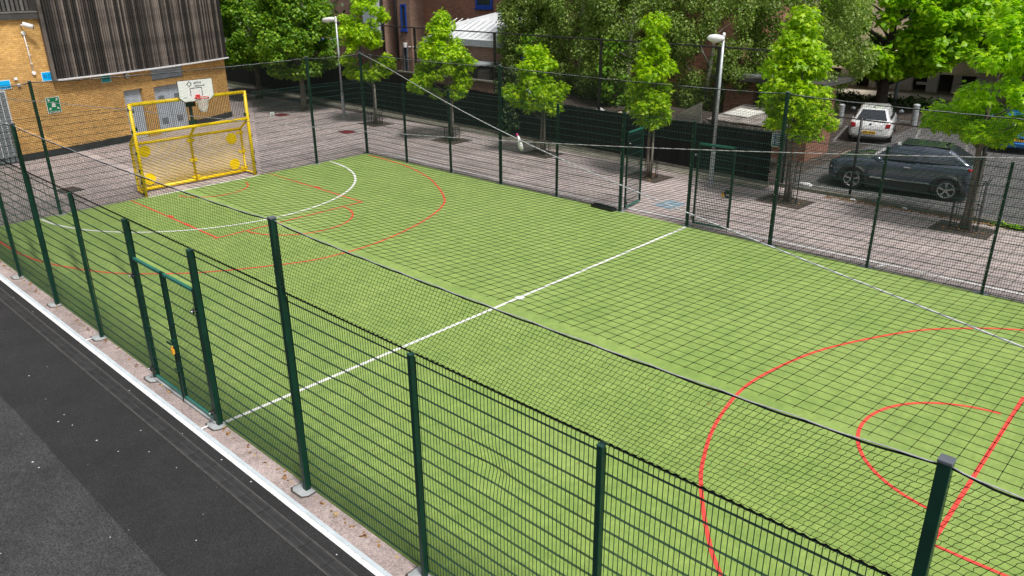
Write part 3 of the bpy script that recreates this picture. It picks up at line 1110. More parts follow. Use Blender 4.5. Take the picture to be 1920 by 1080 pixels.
for z in np.arange(0.15, GB, 0.036):
    bw.tube([(-HW + 0.05, 0.605, z), (HW - 0.05, 0.605, z)], 0.0042, 4, caps=False)
obj('back_mesh', bw, yellow_coat, goal, kind='stuff')
rw = MB()
x = -HW + 0.08
while x < HW - 0.05:
    rw.tube([(x, 0.0, GZ), (x + 0.10, 0.6, GB)], 0.007, 4, caps=False)
    x += 0.055
obj('roof_bars', rw, yellow_coat, goal, kind='stuff')
ub = MB()
x = -HW + 0.06
while x < HW - 0.05:
    ub.tube([(x, 0.0, GZ + 0.04), (x, 0.0, 2.95)], 0.0095, 6, caps=False)
    x += 0.062
obj('upper_bars', ub, dark_bar, goal, kind='stuff')
for x, z in ((-1.56, 1.36), (1.57, 1.33), (-1.55, 0.42), (1.56, 0.40)):
    obj('target_disc', MB().cyl((x, 0.585, z), (x, 0.575, z), 0.20, 28), yellow_coat, goal)
obj('upright', MB().box(-0.04, 0.04, 0.02, 0.09, GZ - 0.02, 3.30), green_paint, goal, bevel=0.005)
obj('upright_plate', MB().box(-0.14, 0.14, 0.0, 0.019, GZ + 0.06, GZ + 0.22).box(-0.17, 0.17, -0.02, 0.019, 2.72, 2.86), green_paint, goal, bevel=0.004)
bx0, bz0 = 0.19, 2.90
shape = [(-0.44, 0.0), (0.44, 0.0), (0.61, 0.13), (0.61, 0.70), (-0.61, 0.70), (-0.61, 0.13)]
edge_b = obj('backboard', MB().prism(shape, (bx0, -0.14, bz0), (1, 0, 0), (0, 0, 1), 0.02), ink, goal)
inner = [(x * 0.975, 0.012 + z * 0.968) for x, z in shape]
obj('board_face', MB().prism(inner, (bx0, -0.161, bz0), (1, 0, 0), (0, 0, 1), 0.006), board_white, edge_b)
fr = MB()
for (a, b, c, d) in ((-0.21, -0.19, 0.17, 0.42), (0.19, 0.21, 0.17, 0.42), (-0.21, 0.21, 0.42, 0.44)):
    fr.box(bx0 + a, bx0 + b, -0.171, -0.1672, bz0 + c, bz0 + d)
obj('target_square', fr, ink, edge_b)
lg = MB()
cxl, czl, ro, ri = bx0 - 0.21, bz0 + 0.57, 0.095, 0.068
for k in range(4):
    a0, a1 = math.pi / 2 * k, math.pi / 2 * (k + 1)
    p = [(cxl + ro * math.cos(a0), czl + ro * math.sin(a0)), (cxl + ro * math.cos(a1), czl + ro * math.sin(a1)),
         (cxl + ri * math.cos(a1), czl + ri * math.sin(a1)), (cxl + ri * math.cos(a0), czl + ri * math.sin(a0))]
    lg.prism(p, (0, -0.1672, 0), (1, 0, 0), (0, 0, 1), 0.004)
obj('logo_diamond', lg, ink, edge_b)
text_mesh('amv', 0.16, ink, edge_b, (bx0 + 0.08, -0.171, bz0 + 0.605), (math.pi / 2, 0, 0))
text_mesh('playgrounds', 0.072, ink, edge_b, (bx0 + 0.14, -0.171, bz0 + 0.50), (math.pi / 2, 0, 0))
text_mesh('TUFF', 0.045, steel_dark, edge_b, (bx0 - 0.40, -0.171, bz0 + 0.14), (math.pi / 2, 0, 0))
hz, hy = 3.03, -0.46
obj('hoop_ring', MB().tube([(0.21 + 0.225 * math.cos(t * math.pi / 14), hy + 0.225 * math.sin(t * math.pi / 14), hz) for t in range(28)], 0.016, 8, closed=True), hoop_red, goal, smooth=True)
obj('hoop_bracket', MB().box(0.12, 0.30, hy + 0.22, -0.170, hz - 0.05, hz + 0.02).box(0.14, 0.28, -0.21, -0.172, hz - 0.12, hz + 0.08), hoop_red, goal, bevel=0.004)
obj('lower_bracket', MB().box(0.27, 0.40, -0.03, 0.0, 2.50, 2.56).box(0.375, 0.40, -0.03, 0.0, 2.5605, 2.72), maroon, goal)
hn = MB()
for k in range(14):
    for s in (-1, 1):
        pts = []
        for i in range(9):
            t = i / 8
            a = 2 * math.pi * k / 14 + s * t * 1.9
            r_ = 0.215 - 0.11 * t + 0.01 * math.sin(t * 12)
            pts.append((0.21 + r_ * math.cos(a), hy + r_ * math.sin(a), hz - 0.01 - 0.44 * t))
        hn.tube(pts, 0.0065, 4, caps=False)
obj('hoop_net', hn, net_white, goal, smooth=True, kind='stuff')

# ------------------------------------------------------------------ sports hall with buff brick and black cladding
def wx(y):
    return -24.5 - 0.2 * (y - 6.2) - 0.0185 * (y - 6.2) ** 2


def wslope(y):
    return -0.2 - 0.037 * (y - 6.2)


def wall_frame(y):
    d = wslope(y)
    return math.atan2(1.0, d), Vector((1, -d, 0)).normalized()


hall = thing('sports_hall', 'sports hall of yellow brick with black timber cladding above', 'building', (wx(6.2), 6.2, 0))
HB = Vector(hall.location)


def wall_strip(name, ys_, z0, z1, off, material, parent, back=0.3):
    """curved slab of wall following the plan curve, with metric uvs"""
    me = bpy.data.meshes.new(name)
    vs_, fs_, uvs = [], [], []
    s = 0.0
    pr = None
    for y in ys_:
        _, n = wall_frame(y)
        p = Vector((wx(y), y, 0)) + n * off - HB
        q = p - n * back
        if pr is not None:
            s += (p - pr).length
        pr = p
        vs_ += [(p.x, p.y, z0), (p.x, p.y, z1), (q.x, q.y, z0), (q.x, q.y, z1)]
        uvs.append(s)
    k = len(ys_)
    for i in range(k - 1):
        a, b = 4 * i, 4 * (i + 1)
        fs_ += [(a, b, b + 1, a + 1), (a + 3, b + 3, b + 2, a + 2), (a + 1, b + 1, b + 3, a + 3), (a + 2, b + 2, b, a)]
    fs_ += [(0, 1, 3, 2), (4 * k - 4, 4 * k - 2, 4 * k - 1, 4 * k - 3)]
    me.from_pydata(vs_, [], fs_)
    uvl = me.uv_layers.new(name='UVMap')
    for poly in me.polygons:
        for li in poly.loop_indices:
            vi = me.loops[li].vertex_index
            end = poly.index >= (k - 1) * 4
            u = uvs[vi // 4] + (0.3 if (end and vi % 4 >= 2) else 0)
            uvl.data[li].uv = (u, vs_[vi][2])
    me.materials.append(material)
    return obj(name, me, None, parent)


def yr(a, b, st=0.3):
    n = max(2, int(abs(b - a) / st) + 1)
    return [a + (b - a) * i / n for i in range(n + 1)]


# door and louvre openings leave gaps in the wall
DOORS = [(9.0, 9.95, 2.18), (10.55, 12.35, 2.15)]
wall_strip('brick_wall', yr(-8, 6.2), 0, 5.32, 0.0, buff_brick, hall)
wall_strip('brick_wall', yr(6.2, 9.0), 0, 3.4, 0.0, buff_brick, hall)
wall_strip('brick_wall', yr(9.95, 10.55, 0.2), 0, 3.4, 0.0, buff_brick, hall)
wall_strip('brick_wall', yr(12.35, 15.2), 0, 3.4, 0.0, buff_brick, hall)
wall_strip('brick_wall', yr(9.0, 9.95), 2.18, 3.4, 0.0, buff_brick, hall)
wall_strip('brick_wall', yr(10.55, 12.35), 2.15, 2.42, 0.0, buff_brick, hall)
wall_strip('plinth', yr(-8, 9.0), 0, 0.28, 0.03, plinth_dark, hall)
wall_strip('plinth', yr(12.35, 15.22), 0, 0.28, 0.03, plinth_dark, hall)
# end wall (turns away)
ew = MB()
p0 = Vector((wx(15.2), 15.2, 0)) - HB
ew.add([(p0.x, p0.y - 0.02, 0), (p0.x - 22, p0.y + 3.6, 0), (p0.x - 22, p0.y + 3.6, 9.5), (p0.x, p0.y - 0.02, 9.5)], [(0, 3, 2, 1)])
obj('end_wall', ew, fascia, hall)
# doors
for k, (a, b, h) in enumerate(DOORS):
    wall_strip('door', yr(a + 0.02, b - 0.02, 0.5) if k == 0 else yr(a + 0.02, (a + b) / 2 - 0.01, 0.5), 0.02, h - 0.02, -0.14, steel_grey, hall, 0.05)
    if k == 1:
        wall_strip('door', yr((a + b) / 2 + 0.01, b - 0.02, 0.5), 0.02, h - 0.02, -0.14, steel_grey, hall, 0.05)
wall_strip('louvre_panel', yr(10.55, 12.35), 2.43, 3.2, -0.05, steel_grey, hall, 0.06)
for zz in (1.55, 0.55):
    for y in (11.0, 11.9):
        wall_strip('door_vent', yr(y - 0.16, y + 0.16, 0.5), zz - 0.14, zz + 0.14, -0.125, steel_dark, hall, 0.02)
for k in range(8):
    wall_strip('louvre_blade', yr(10.58, 12.32), 2.46 + 0.09 * k, 2.47 + 0.09 * k, -0.03, steel_dark, hall, 0.02)
# cladding: backing, battens one by one, bottom trim
wall_strip('cladding_backing', yr(6.2, 15.15), 3.02, 9.5, 0.16, dark_backing, hall, 0.2)
tr_ = wall_strip('cladding_trim', yr(6.17, 15.2), 2.955, 3.015, 0.30, trim_white, hall, 0.2)
bat = MB().box(-0.036, 0.036, -0.05, 0.0, 0, 6.4).mesh('batten')
bat.materials.append(timber_dark)
s_, y = 0.0, 6.24
while y < 15.15:
    ang, n = wall_frame(y)
    p = Vector((wx(y), y, 0)) + n * 0.215 - HB
    # n is local -Y of a frame turned by ang
    o = obj('batten', bat, None, hall, (p.x + n.x * rng.uniform(-0.012, 0.012), p.y, 3.03 + rng.uniform(-0.01, 0.01)), rot=(0, 0, ang))
    o.scale = (rng.uniform(0.75, 1.15), 1, 1)
    y += 0.104 / math.sqrt(1 + wslope(y) ** 2)
pk = Vector((wx(6.16), 6.16, 0)) - HB
obj('corner_post', MB().box(pk.x - 0.02, pk.x + 0.27, pk.y - 0.11, pk.y + 0.02, 2.96, 9.5), timber_dark, hall)
wall_strip('eaves_fascia', yr(-8, 6.02), 5.32, 5.55, 0.12, fascia, hall, 0.4)
wall_strip('eaves_flashing', yr(-8, 6.02), 5.552, 5.60, 0.14, mat('lead_flashing', (0.12, 0.115, 0.105), 0.6, 0.3, 3), hall, 0.6)
wall_strip('upper_wall', yr(-8, 6.05), 5.6, 9.5, -0.45, dark_backing, hall, 0.2)
bat2 = MB().box(-0.05, 0.05, -0.05, 0.0, 0, 3.6).mesh('roof_rib')
bat2.materials.append(mat('grey_ribbed_sheet', (0.12, 0.115, 0.11), 0.6, 0.4, 2, objrand=0.4))
y = 2.0
while y < 6.0:
    ang, n = wall_frame(y)
    p = Vector((wx(y), y, 0)) - n * 0.40 - HB
    obj('roof_rib', bat2, None, hall, (p.x, p.y, 5.62), rot=(0, 0, ang))
    y += 0.17
# back of the hall so that it is a closed volume
bk_ = MB().box(-30, -3.6, -14, 8.6, 0.0, 9.4)
obj('hall_body', bk_, fascia, hall)
# glass block window at the left
gb = MB().box(-0.078, 0.078, -0.03, 0.03, -0.078, 0.078)
gbm = gb.mesh('glass_block')
gbm.materials.append(glass_block)
for c in range(6):
    for r_ in range(14):
        y = 4.22 - 0.195 * c - 0.1
        ang, n = wall_frame(y)
        p = Vector((wx(y), y, 0)) + n * 0.015 - HB
        obj('glass_block', gbm, None, hall, (p.x, p.y, 0.12 + 0.195 * r_), rot=(0, 0, ang), bevel=0.012)
wall_strip('window_frame', yr(2.9, 4.26), 0.0, 2.86, 0.004, trim_white, hall, 0.02)


def on_wall(name, label, cat, y, z, off=0.015, group=None):
    ang, n = wall_frame(y)
    p = Vector((wx(y), y, z)) + n * off
    return thing(name, label, cat, tuple(p), ang, group)


def sign_plate(t, w, h, material, border=0.02, d=0.006):
    obj('plate', MB().box(-w / 2, w / 2, -d, 0, -h / 2, h / 2), sign_white, t)
    return obj('panel_face', MB().box(-w / 2 + border, w / 2 - border, -d - 0.003, -d - 0.0005, -h / 2 + border, h / 2 - border), material, t)


# assembly point sign
t = on_wall('assembly_sign', 'green fire assembly point sign with white figures and arrows on brick wall', 'sign', 5.90, 2.02)
f = sign_plate(t, 0.56, 0.62, sign_green)
fg_ = MB()


def flat(mb_, poly, y=-0.0095):
    mb_.prism(poly, (0, y, 0), (1, 0, 0), (0, 0, 1), 0.003)


def blob(mb_, x, z, r_):
    flat(mb_, [(x + r_ * math.cos(a * math.pi / 5), z + r_ * math.sin(a * math.pi / 5)) for a in range(10)])


for dx, dz, sc in ((0, 0.02, 1.0), (-0.045, -0.01, 0.8), (0.045, -0.01, 0.8)):
    blob(fg_, dx, dz + 0.085 * sc, 0.026 * sc)
    flat(fg_, [(dx - 0.038 * sc, dz - 0.09 * sc), (dx + 0.038 * sc, dz - 0.09 * sc), (dx + 0.034 * sc, dz + 0.055 * sc), (dx - 0.034 * sc, dz + 0.055 * sc)])
for sx in (-1, 1):
    for sz in (-1, 1):
        cx, cz = sx * 0.16, sz * 0.17 + 0.03
        ux, uz = -sx * 0.7071, -sz * 0.7071
        px_, pz_ = -uz, ux
        tip = (cx + ux * 0.06, cz + uz * 0.06)
        flat(fg_, [tip, (cx - ux * 0.01 + px_ * 0.05, cz - uz * 0.01 + pz_ * 0.05), (cx - ux * 0.01 - px_ * 0.05, cz - uz * 0.01 - pz_ * 0.05)])
        flat(fg_, [(cx + px_ * 0.016, cz + pz_ * 0.016), (cx - ux * 0.06 + px_ * 0.016, cz - uz * 0.06 + pz_ * 0.016), (cx - ux * 0.06 - px_ * 0.016, cz - uz * 0.06 - pz_ * 0.016), (cx - px_ * 0.016, cz - pz_ * 0.016)])
obj('pictogram', fg_, sign_white, f)
text_mesh('Fire assembly point', 0.055, sign_white, f, (0, -0.0135, -0.25), (math.pi / 2, 0, 0))
t = on_wall('wall_sign', 'bright blue wall sign reading 8LO at the corner of the cladding', 'sign', 5.92, 3.14)
f = sign_plate(t, 0.47, 0.36, sign_blue)
text_mesh('8LO', 0.19, sign_ink, f, (0, -0.0105, 0.0), (math.pi / 2, 0, 0))
t = on_wall('wall_sign', 'teal wall sign tucked under the white cladding trim', 'sign', 8.30, 2.79, 0.03)
f = sign_plate(t, 0.46, 0.32, sign_teal)
text_mesh('SIVE', 0.13, ink, f, (0, -0.0105, 0.02), (math.pi / 2, 0, 0))
t = on_wall('wall_sign', 'blue wall sign above the glass block window at the picture edge', 'sign', 4.30, 2.99)
sign_plate(t, 0.42, 0.34, sign_blue)
for k, (y, z) in enumerate(((4.72, 3.17), (4.78, 2.93))):
    t = on_wall('wall_box', ('upper' if k == 0 else 'lower') + ' small white wall box beside the blue sign at the picture edge', 'wall box', y, z, group='small white wall boxes')
    obj('box_body', MB().box(-0.06, 0.06, -0.05, 0, -0.05, 0.05), plastic_white, t, bevel=0.01)
    obj('box_lid', MB().box(-0.045, 0.045, -0.062, -0.051, -0.035, 0.035), plastic_white, t, bevel=0.006)
t = on_wall('round_lamp', 'round cream bulkhead lamp on the brick wall under the cladding', 'lamp', 9.28, 2.80)
obj('lamp_base', MB().cyl((0, 0, 0), (0, -0.05, 0), 0.135, 24), fascia, t)
obj('lamp_cover', MB().cyl((0, -0.05, 0), (0, -0.085, 0), 0.12, 24), cream, t, bevel=0.02)
t = on_wall('security_camera', 'white security camera below the eaves with conduit running down', 'camera', 5.42, 5.10)
obj('camera_body', MB().tube([(-0.10, -0.22, 0.06), (0.20, -0.36, -0.06)], 0.085, 14), plastic_white, t, smooth=True)
obj('camera_lens', MB().tube([(0.198, -0.359, -0.059), (0.225, -0.372, -0.07)], 0.07, 14), ink, t)
obj('bracket', MB().tube([(-0.08, 0.0, 0.0), (-0.08, -0.2, 0.02)], 0.03, 8), plastic_white, t, smooth=True)
cd_ = obj('conduit', MB().tube([(-0.05, -0.03, -0.30), (-0.02, -0.03, -1.0), (0.0, -0.03, -1.76)], 0.018, 8), plastic_white, t, smooth=True)
obj('conduit_box', MB().cyl((-0.05, 0, -0.28), (-0.05, -0.06, -0.28), 0.075, 14).cyl((0, 0, -1.78), (0, -0.06, -1.78), 0.075, 14), plastic_white, cd_, bevel=0.008)
cl = MB()
for z in (-0.75, -1.1, -1.42):
    cl.box(-0.045, 0.03, -0.055, 0, z - 0.012, z + 0.012)
obj('clip', cl, plastic_white, cd_)

# ------------------------------------------------------------------ notices on the fences
t = thing('notice', 'small white paper notice on the end fence right of the goal', 'notice', (XL - 0.05 + 0.10, 10.15, 2.12), math.pi / 2)
obj('sheet', MB().box(-0.08, 0.08, -0.004, 0, -0.09, 0.09), sign_white, t)
ln = MB()
for k in range(5):
    ln.box(-0.055, 0.05 - 0.02 * (k % 2), -0.0062, -0.0045, 0.05 - 0.028 * k, 0.058 - 0.028 * k)
obj('print', ln, steel_dark, t)
t = thing('rules_sign', 'blue and white sign fixed beside the far tall post left of the dark car', 'sign', (2.37, W + 0.02, 2.80))
f = sign_plate(t, 0.27, 0.34, sign_navy, 0.018)
ln = MB()
for k, (a, b) in enumerate(((-0.04, 0.10), (-0.02, 0.07), (-0.05, 0.10), (-0.03, 0.09), (-0.03, 0.10))):
    ln.box(a, b, -0.0125, -0.0098, 0.10 - 0.052 * k, 0.118 - 0.052 * k)
for k in range(5):
    ln.box(-0.095, -0.07, -0.0125, -0.0098, 0.095 - 0.052 * k, 0.12 - 0.052 * k)
obj('print', ln, sign_white, f)
# black trough beside the far gate
t = thing('black_trough', 'long black plastic trough lying at the turf edge by the open gate', 'trough', (-2.86, W - 0.13, 0.02), R(-3))
tb = MB()
tb.box(-0.42, 0.42, -0.11, 0.11, 0, 0.012)
for y0, y1 in ((-0.11, -0.09), (0.09, 0.11)):
    tb.box(-0.42, 0.42, y0, y1, 0.0125, 0.10)
tb.box(-0.42, -0.40, -0.0895, 0.0895, 0.0125, 0.10).box(0.40, 0.42, -0.0895, 0.0895, 0.0125, 0.10)
obj('tray', tb, black_rubber, t, bevel=0.004)
for k in range(6):
    obj('tray_rib', MB().box(-0.33 + 0.13 * k, -0.32 + 0.13 * k, -0.089, 0.089, 0.0125, 0.06), black_rubber, t)
# service covers in the paving
t = thing('service_cover', 'blue grey square service cover in the paving beyond the open gate', 'cover', (-1.62, 15.95, 0.004), R(-4))
obj('cover_frame', MB().box(-0.36, 0.36, -0.45, 0.45, 0, 0.006), concrete, t)
obj('cover_plate', MB().box(-0.33, 0.005, -0.42, 0.42, 0.0065, 0.012).box(0.011, 0.33, -0.42, 0.42, 0.0065, 0.012), blue_iron, t)
for (x, y, lb, mt_) in ((-26.3, 17.2, 'dark rusty cover in the paving right of the goal', maroon), (-19.6, 16.6, 'reddish iron cover in the paving behind the far corner post', maroon), (-18.0, 3.9, 'dark soil patch cover in paving left of the goal', soil)):
    t = thing('iron_cover', lb, 'cover', (x, y, 0.004), rng.uniform(-0.2, 0.2))
    obj('cover_frame', MB().box(-0.42, 0.42, -0.32, 0.32, 0, 0.006), soil, t)
    obj('cover_plate', MB().box(-0.37, 0.37, -0.27, 0.27, 0.0065, 0.011), mt_, t)

# ------------------------------------------------------------------ drain channel in the asphalt
dc = thing('drain_channel', 'dark slotted drain channel running beside the white edge line', 'drain', (0, -0.67, 0))
kb = MB()
kb.box(-22, 9, -0.125, -0.101, -0.05, 0.016)
kb.box(-22, 9, 0.101, 0.125, -0.05, 0.016)
obj('channel_edge', kb, mat('channel_concrete', (0.055, 0.053, 0.050), 0.9, 0.4, 8, bmp=0.4), dc)
obj('channel_floor', MB().box(-22, 9, -0.100, 0.100, -0.06, 0.006), black_rubber, dc)
g1 = MB()
g1.box(-0.240, 0.240, -0.098, -0.080, 0.0065, 0.014)
g1.box(-0.240, 0.240, 0.080, 0.098, 0.0065, 0.014)
g1.box(-0.240, 0.240, -0.012, 0.012, 0.0065, 0.0135)
for k in range(17):
    x = -0.228 + 0.0285 * k
    g1.box(x - 0.008, x + 0.008, -0.0795, -0.0125, 0.0065, 0.013)
    g1.box(x - 0.008, x + 0.008, 0.0125, 0.0795, 0.0065, 0.013)
g1m = g1.mesh('drain_grate')
g1m.materials.append(mat('cast_iron_grate', (0.032, 0.032, 0.033), 0.6, 0.3, 8, objrand=0.15))
for k in range(52):
    obj('drain_grate', g1m, None, dc, (-17.75 + 0.5 * k, 0, rng.uniform(-0.001, 0.001)))

# ------------------------------------------------------------------ foliage
def template(kind):
    if kind == 'star':          # five-lobed leaf
        P = [(0, 0, 0)]
        for i, (a, r_) in enumerate(((-150, .30), (-122, .62), (-100, .30), (-62, .85), (-42, .36), (0, 1.0), (42, .36), (62, .85), (100, .30), (122, .62), (150, .30))):
            a = R(a)
            P.append((r_ * math.sin(a) * 0.55, 0.42 + r_ * math.cos(a) * 0.58, -0.10 * r_ * r_))
        P[0] = (0, 0.40, 0.03)
        k = len(P) - 1
        T = [(0, i, i + 1) for i in range(1, k)] + [(0, k, 1)]
    elif kind == 'heart':
        P = [(0, 0, 0), (-0.36, 0.02, -0.06), (-0.46, 0.35, -0.08), (0, 1.0, -0.14), (0.46, 0.35, -0.08), (0.36, 0.02, -0.06), (0, 0.4, 0.03)]
        T = [(6, 1, 0), (6, 2, 1), (6, 3, 2), (6, 4, 3), (6, 5, 4), (6, 0, 5)]
    else:                       # folded diamond
        P = [(0, 0, 0), (-0.34, 0.42, -0.07), (0, 1, -0.05), (0.34, 0.42, -0.07)]
        T = [(0, 2, 1), (0, 3, 2)]
    return np.array(P, float), np.array(T, int)


def leaves(centres, normals, sizes, kind, droop=0.35):
    P, T = template(kind)
    n = len(centres)
    nn = normals / (np.linalg.norm(normals, axis=1, keepdims=True) + 1e-9)
    tip = nrng.standard_normal((n, 3))
    tip[:, 2] -= droop
    tip -= nn * np.sum(tip * nn, axis=1, keepdims=True)
    tip /= np.linalg.norm(tip, axis=1, keepdims=True) + 1e-9
    sd = np.cross(tip, nn)
    V = centres[:, None] + sizes[:, None, None] * (P[None, :, 0:1] * sd[:, None] + P[None, :, 1:2] * tip[:, None] + P[None, :, 2:3] * nn[:, None])
    F = (np.arange(n)[:, None, None] * len(P) + T[None]).reshape(-1, 3)
    return V.reshape(-1, 3), F


def clump_leaves(clumps, count, size, kind, shell=0.5, upbias=0.55, droop=0.4, spread=0.55):
    """leaves on the outer parts of many small ellipsoid clumps"""
    cl_ = np.array([c[:3] for c in clumps])
    rr = np.array([c[3:6] for c in clumps])
    w = (rr.prod(axis=1)) ** (2 / 3)
    idx = nrng.choice(len(clumps), count, p=w / w.sum())
    d = nrng.standard_normal((count, 3))
    d /= np.linalg.norm(d, axis=1, keepdims=True)
    d[:, 2] += 0.25
    rad = shell + (1 - shell) * nrng.random(count) ** 0.6
    c = cl_[idx] + d * rr[idx] * rad[:, None]
    nrm = d * 0.55 + np.array([0, 0, upbias]) + spread * nrng.standard_normal((count, 3))
    sz = size * nrng.uniform(0.65, 1.25, count)
    return leaves(c, nrm, sz, kind, droop)


def limb_pts(a, b, bend=0.12, n=5):
    a, b = Vector(a), Vector(b)
    d = b - a
    off = Vector((rng.uniform(-1, 1), rng.uniform(-1, 1), rng.uniform(0, 0.6))) * d.length * bend
    return [a + d * (i / n) + off * math.sin(math.pi * i / n) for i in range(n + 1)]


def tree(name, label, loc, trunk_h, trunk_r, clumps, count, size, kind, leafm, barkm, group=None, limbs=14, lean=(0, 0), shell=0.5, droop=0.4, upbias=0.55, cat='tree'):
    t = thing(name, label, cat, loc, group=group)
    top = max(c[2] for c in clumps)
    tm = MB()
    hh = trunk_h
    k = 9
    pts, rs = [], []
    ztop = min(top, hh + 0.75 * (top - hh))
    for i in range(k + 1):
        z = ztop * i / k
        pts.append((lean[0] * z + 0.03 * math.sin(z * 1.9 + loc[0]), lean[1] * z + 0.03 * math.cos(z * 1.4 + loc[0]), z - 0.03))
        rs.append(trunk_r * (1.25 if i == 0 else 1.0) * (1 - 0.75 * (z / ztop) ** 1.2))
    tm.tube(pts, rs, 10)
    obj('trunk', tm, barkm, t, smooth=True)
    bm_ = MB()
    order = sorted(clumps, key=lambda c: -c[3])[:limbs]
    for c in order:
        z0 = max(hh * 0.75, min(ztop * 0.9, c[2] - 0.5 * math.hypot(c[0], c[1]) - 0.2))
        f_ = z0 / ztop
        base = (lean[0] * z0, lean[1] * z0, z0)
        r0 = trunk_r * 0.42 * (1 - 0.6 * f_)
        p = limb_pts(base, c[:3])
        bm_.tube(p, [r0 * (1 - 0.8 * i / 5) for i in range(6)], 6)
    obj('limbs', bm_, barkm, t, smooth=True)
    V, F = clump_leaves(clumps, count, size, kind, shell, upbias, droop)
    obj('crown', np_mesh('crown', V, F, leafm), None, t)
    return t


def profile_clumps(prof, n, r0, r1, seed, depth=1.0):
    """prof: (z, xmin, xmax) rows; clumps are spread inside that outline, thicker towards the edge"""
    rg = random.Random(seed)
    zs_ = [p[0] for p in prof]
    out_ = []
    tries = 0
    while len(out_) < n and tries < n * 60:
        tries += 1
        z = rg.uniform(zs_[0], zs_[-1])
        a = float(np.interp(z, zs_, [p[1] for p in prof]))
        b = float(np.interp(z, zs_, [p[2] for p in prof]))
        r_ = rg.uniform(r0, r1)
        if b - a < r_ * 1.2:
            continue
        cx, hw = (a + b) / 2, (b - a) / 2
        ang = rg.uniform(0, 2 * math.pi)
        q = rg.uniform(0.35, 1.0) ** 0.5
        x = cx + max(0, hw - r_ * 0.85) * q * math.cos(ang)
        y_ = max(0, hw - r_ * 0.85) * depth * q * math.sin(ang)
        if z - r_ * 0.6 < zs_[0] - 0.1:
            z = zs_[0] + r_ * 0.5
        if any((x - c[0]) ** 2 + (y_ - c[1]) ** 2 + (z - c[2]) ** 2 < (0.62 * (r_ + c[3]) * 0.8) ** 2 for c in out_):
            continue
        out_.append((x, y_, z, r_, r_, r_ * rg.uniform(0.6, 0.85)))
    return out_


GUARD = {}


def tree_guard(h, r_, label, loc):
    t = thing('tree_guard', label, 'tree guard', loc, group='black metal tree guards')
    for k in range(10):
        a = 2 * math.pi * k / 10
        ox, oy = math.cos(a), math.sin(a)
        obj('bar', MB().tube([(r_ * ox, r_ * oy, 0), (r_ * ox, r_ * oy, h * 0.86), ((r_ + 0.07) * ox, (r_ + 0.07) * oy, h)], 0.010, 6), black_steel, t)
    for z in ((0.04, h * 0.45, h * 0.9) if h > 1 else (0.04, h * 0.85)):
        obj('ring', MB().tube([(r_ * math.cos(a * math.pi / 12), r_ * math.sin(a * math.pi / 12), z) for a in range(24)], 0.012, 6, closed=True), black_steel, t)
    return t


def stake(loc, h, label):
    t = thing('tree_stake', label, 'stake', loc, group='weathered stakes beside the street trees')
    obj('stake_post', MB().tube([(0, 0, 0), (0.01, 0, h)], [0.04, 0.036], 8), timber_grey, t, smooth=True)
    obj('tie', MB().tube([(-0.045, -0.045, h - 0.12), (0.05, -0.05, h - 0.12), (0.05, 0.05, h - 0.12), (-0.05, 0.05, h - 0.12)], 0.014, 6, closed=True), black_rubber, t)


# six street trees: outline rows are (height, left, right) from the trunk
ST = [
    ((-20.35, 18.85), 'bright green street tree, first from the sports hall, beside the left lamp post',
     [(2.15, -0.9, 0.3), (2.6, -2.1, 1.1), (3.0, -2.2, 1.55), (3.4, -1.6, 1.2), (3.9, -1.5, 0.6), (4.4, -1.9, 1.2), (5.0, -1.7, 1.3), (5.6, -0.9, 0.7), (5.9, -0.3, 0.3)], 1.9, 0.09, 0.6, False),
    ((-14.45, 18.5), 'bright green street tree standing before the pale metal roof',
     [(1.9, -0.9, 0.5), (2.4, -2.3, 0.9), (2.8, -2.2, 1.1), (3.2, -1.5, 1.2), (3.8, -1.5, 0.9), (4.5, -1.25, 0.6), (5.0, -1.0, 0.0), (5.3, -0.7, -0.2)], 1.9, 0.08, 0.6, False),
    ((-9.6, 19.0), 'smallest sparse street tree between two far fence posts left of the open gate',
     [(1.7, -0.3, 0.8), (2.1, -1.9, 1.25), (2.5, -1.8, 1.3), (2.9, -1.2, 0.4), (3.3, -1.0, 0.6), (3.7, -1.0, 0.4), (4.1, -0.8, 0.0), (4.35, -0.6, -0.2)], 1.7, 0.06, 0.6, False),
    ((-4.19, 18.55), 'slender bright green street tree behind the open gate',
     [(1.9, -0.6, 0.6), (2.2, -0.9, 0.95), (2.6, -1.2, 0.9), (3.0, -0.9, 0.7), (3.5, -0.9, 1.0), (3.9, -0.7, 0.9), (4.3, -0.6, 0.5), (4.8, -0.6, 0.4), (5.2, -0.3, 0.25)], 1.8, 0.06, 0.6, False),
    ((0.89, 18.7), 'bright green street tree beside the right lamp post, in a tall metal guard',
     [(2.1, -0.4, 0.9), (2.5, -0.9, 1.35), (2.9, -1.3, 1.25), (3.4, -1.3, 1.15), (3.9, -1.1, 1.0), (4.5, -1.0, 0.75), (5.1, -0.8, 0.6), (5.5, -0.5, 0.3)], 1.9, 0.08, 1.35, True),
    ((5.89, 19.23), 'yellow-green street tree at the right edge, over the dark car',
     [(2.55, -0.5, 0.6), (2.8, -1.45, 1.1), (3.05, -1.75, 1.8), (3.4, -1.25, 2.1), (4.0, -1.15, 2.2), (4.6, -1.25, 2.2), (5.2, -1.1, 2.0), (5.7, -0.6, 1.4), (6.0, -0.2, 0.8)], 2.0, 0.10, 1.5, True),
]
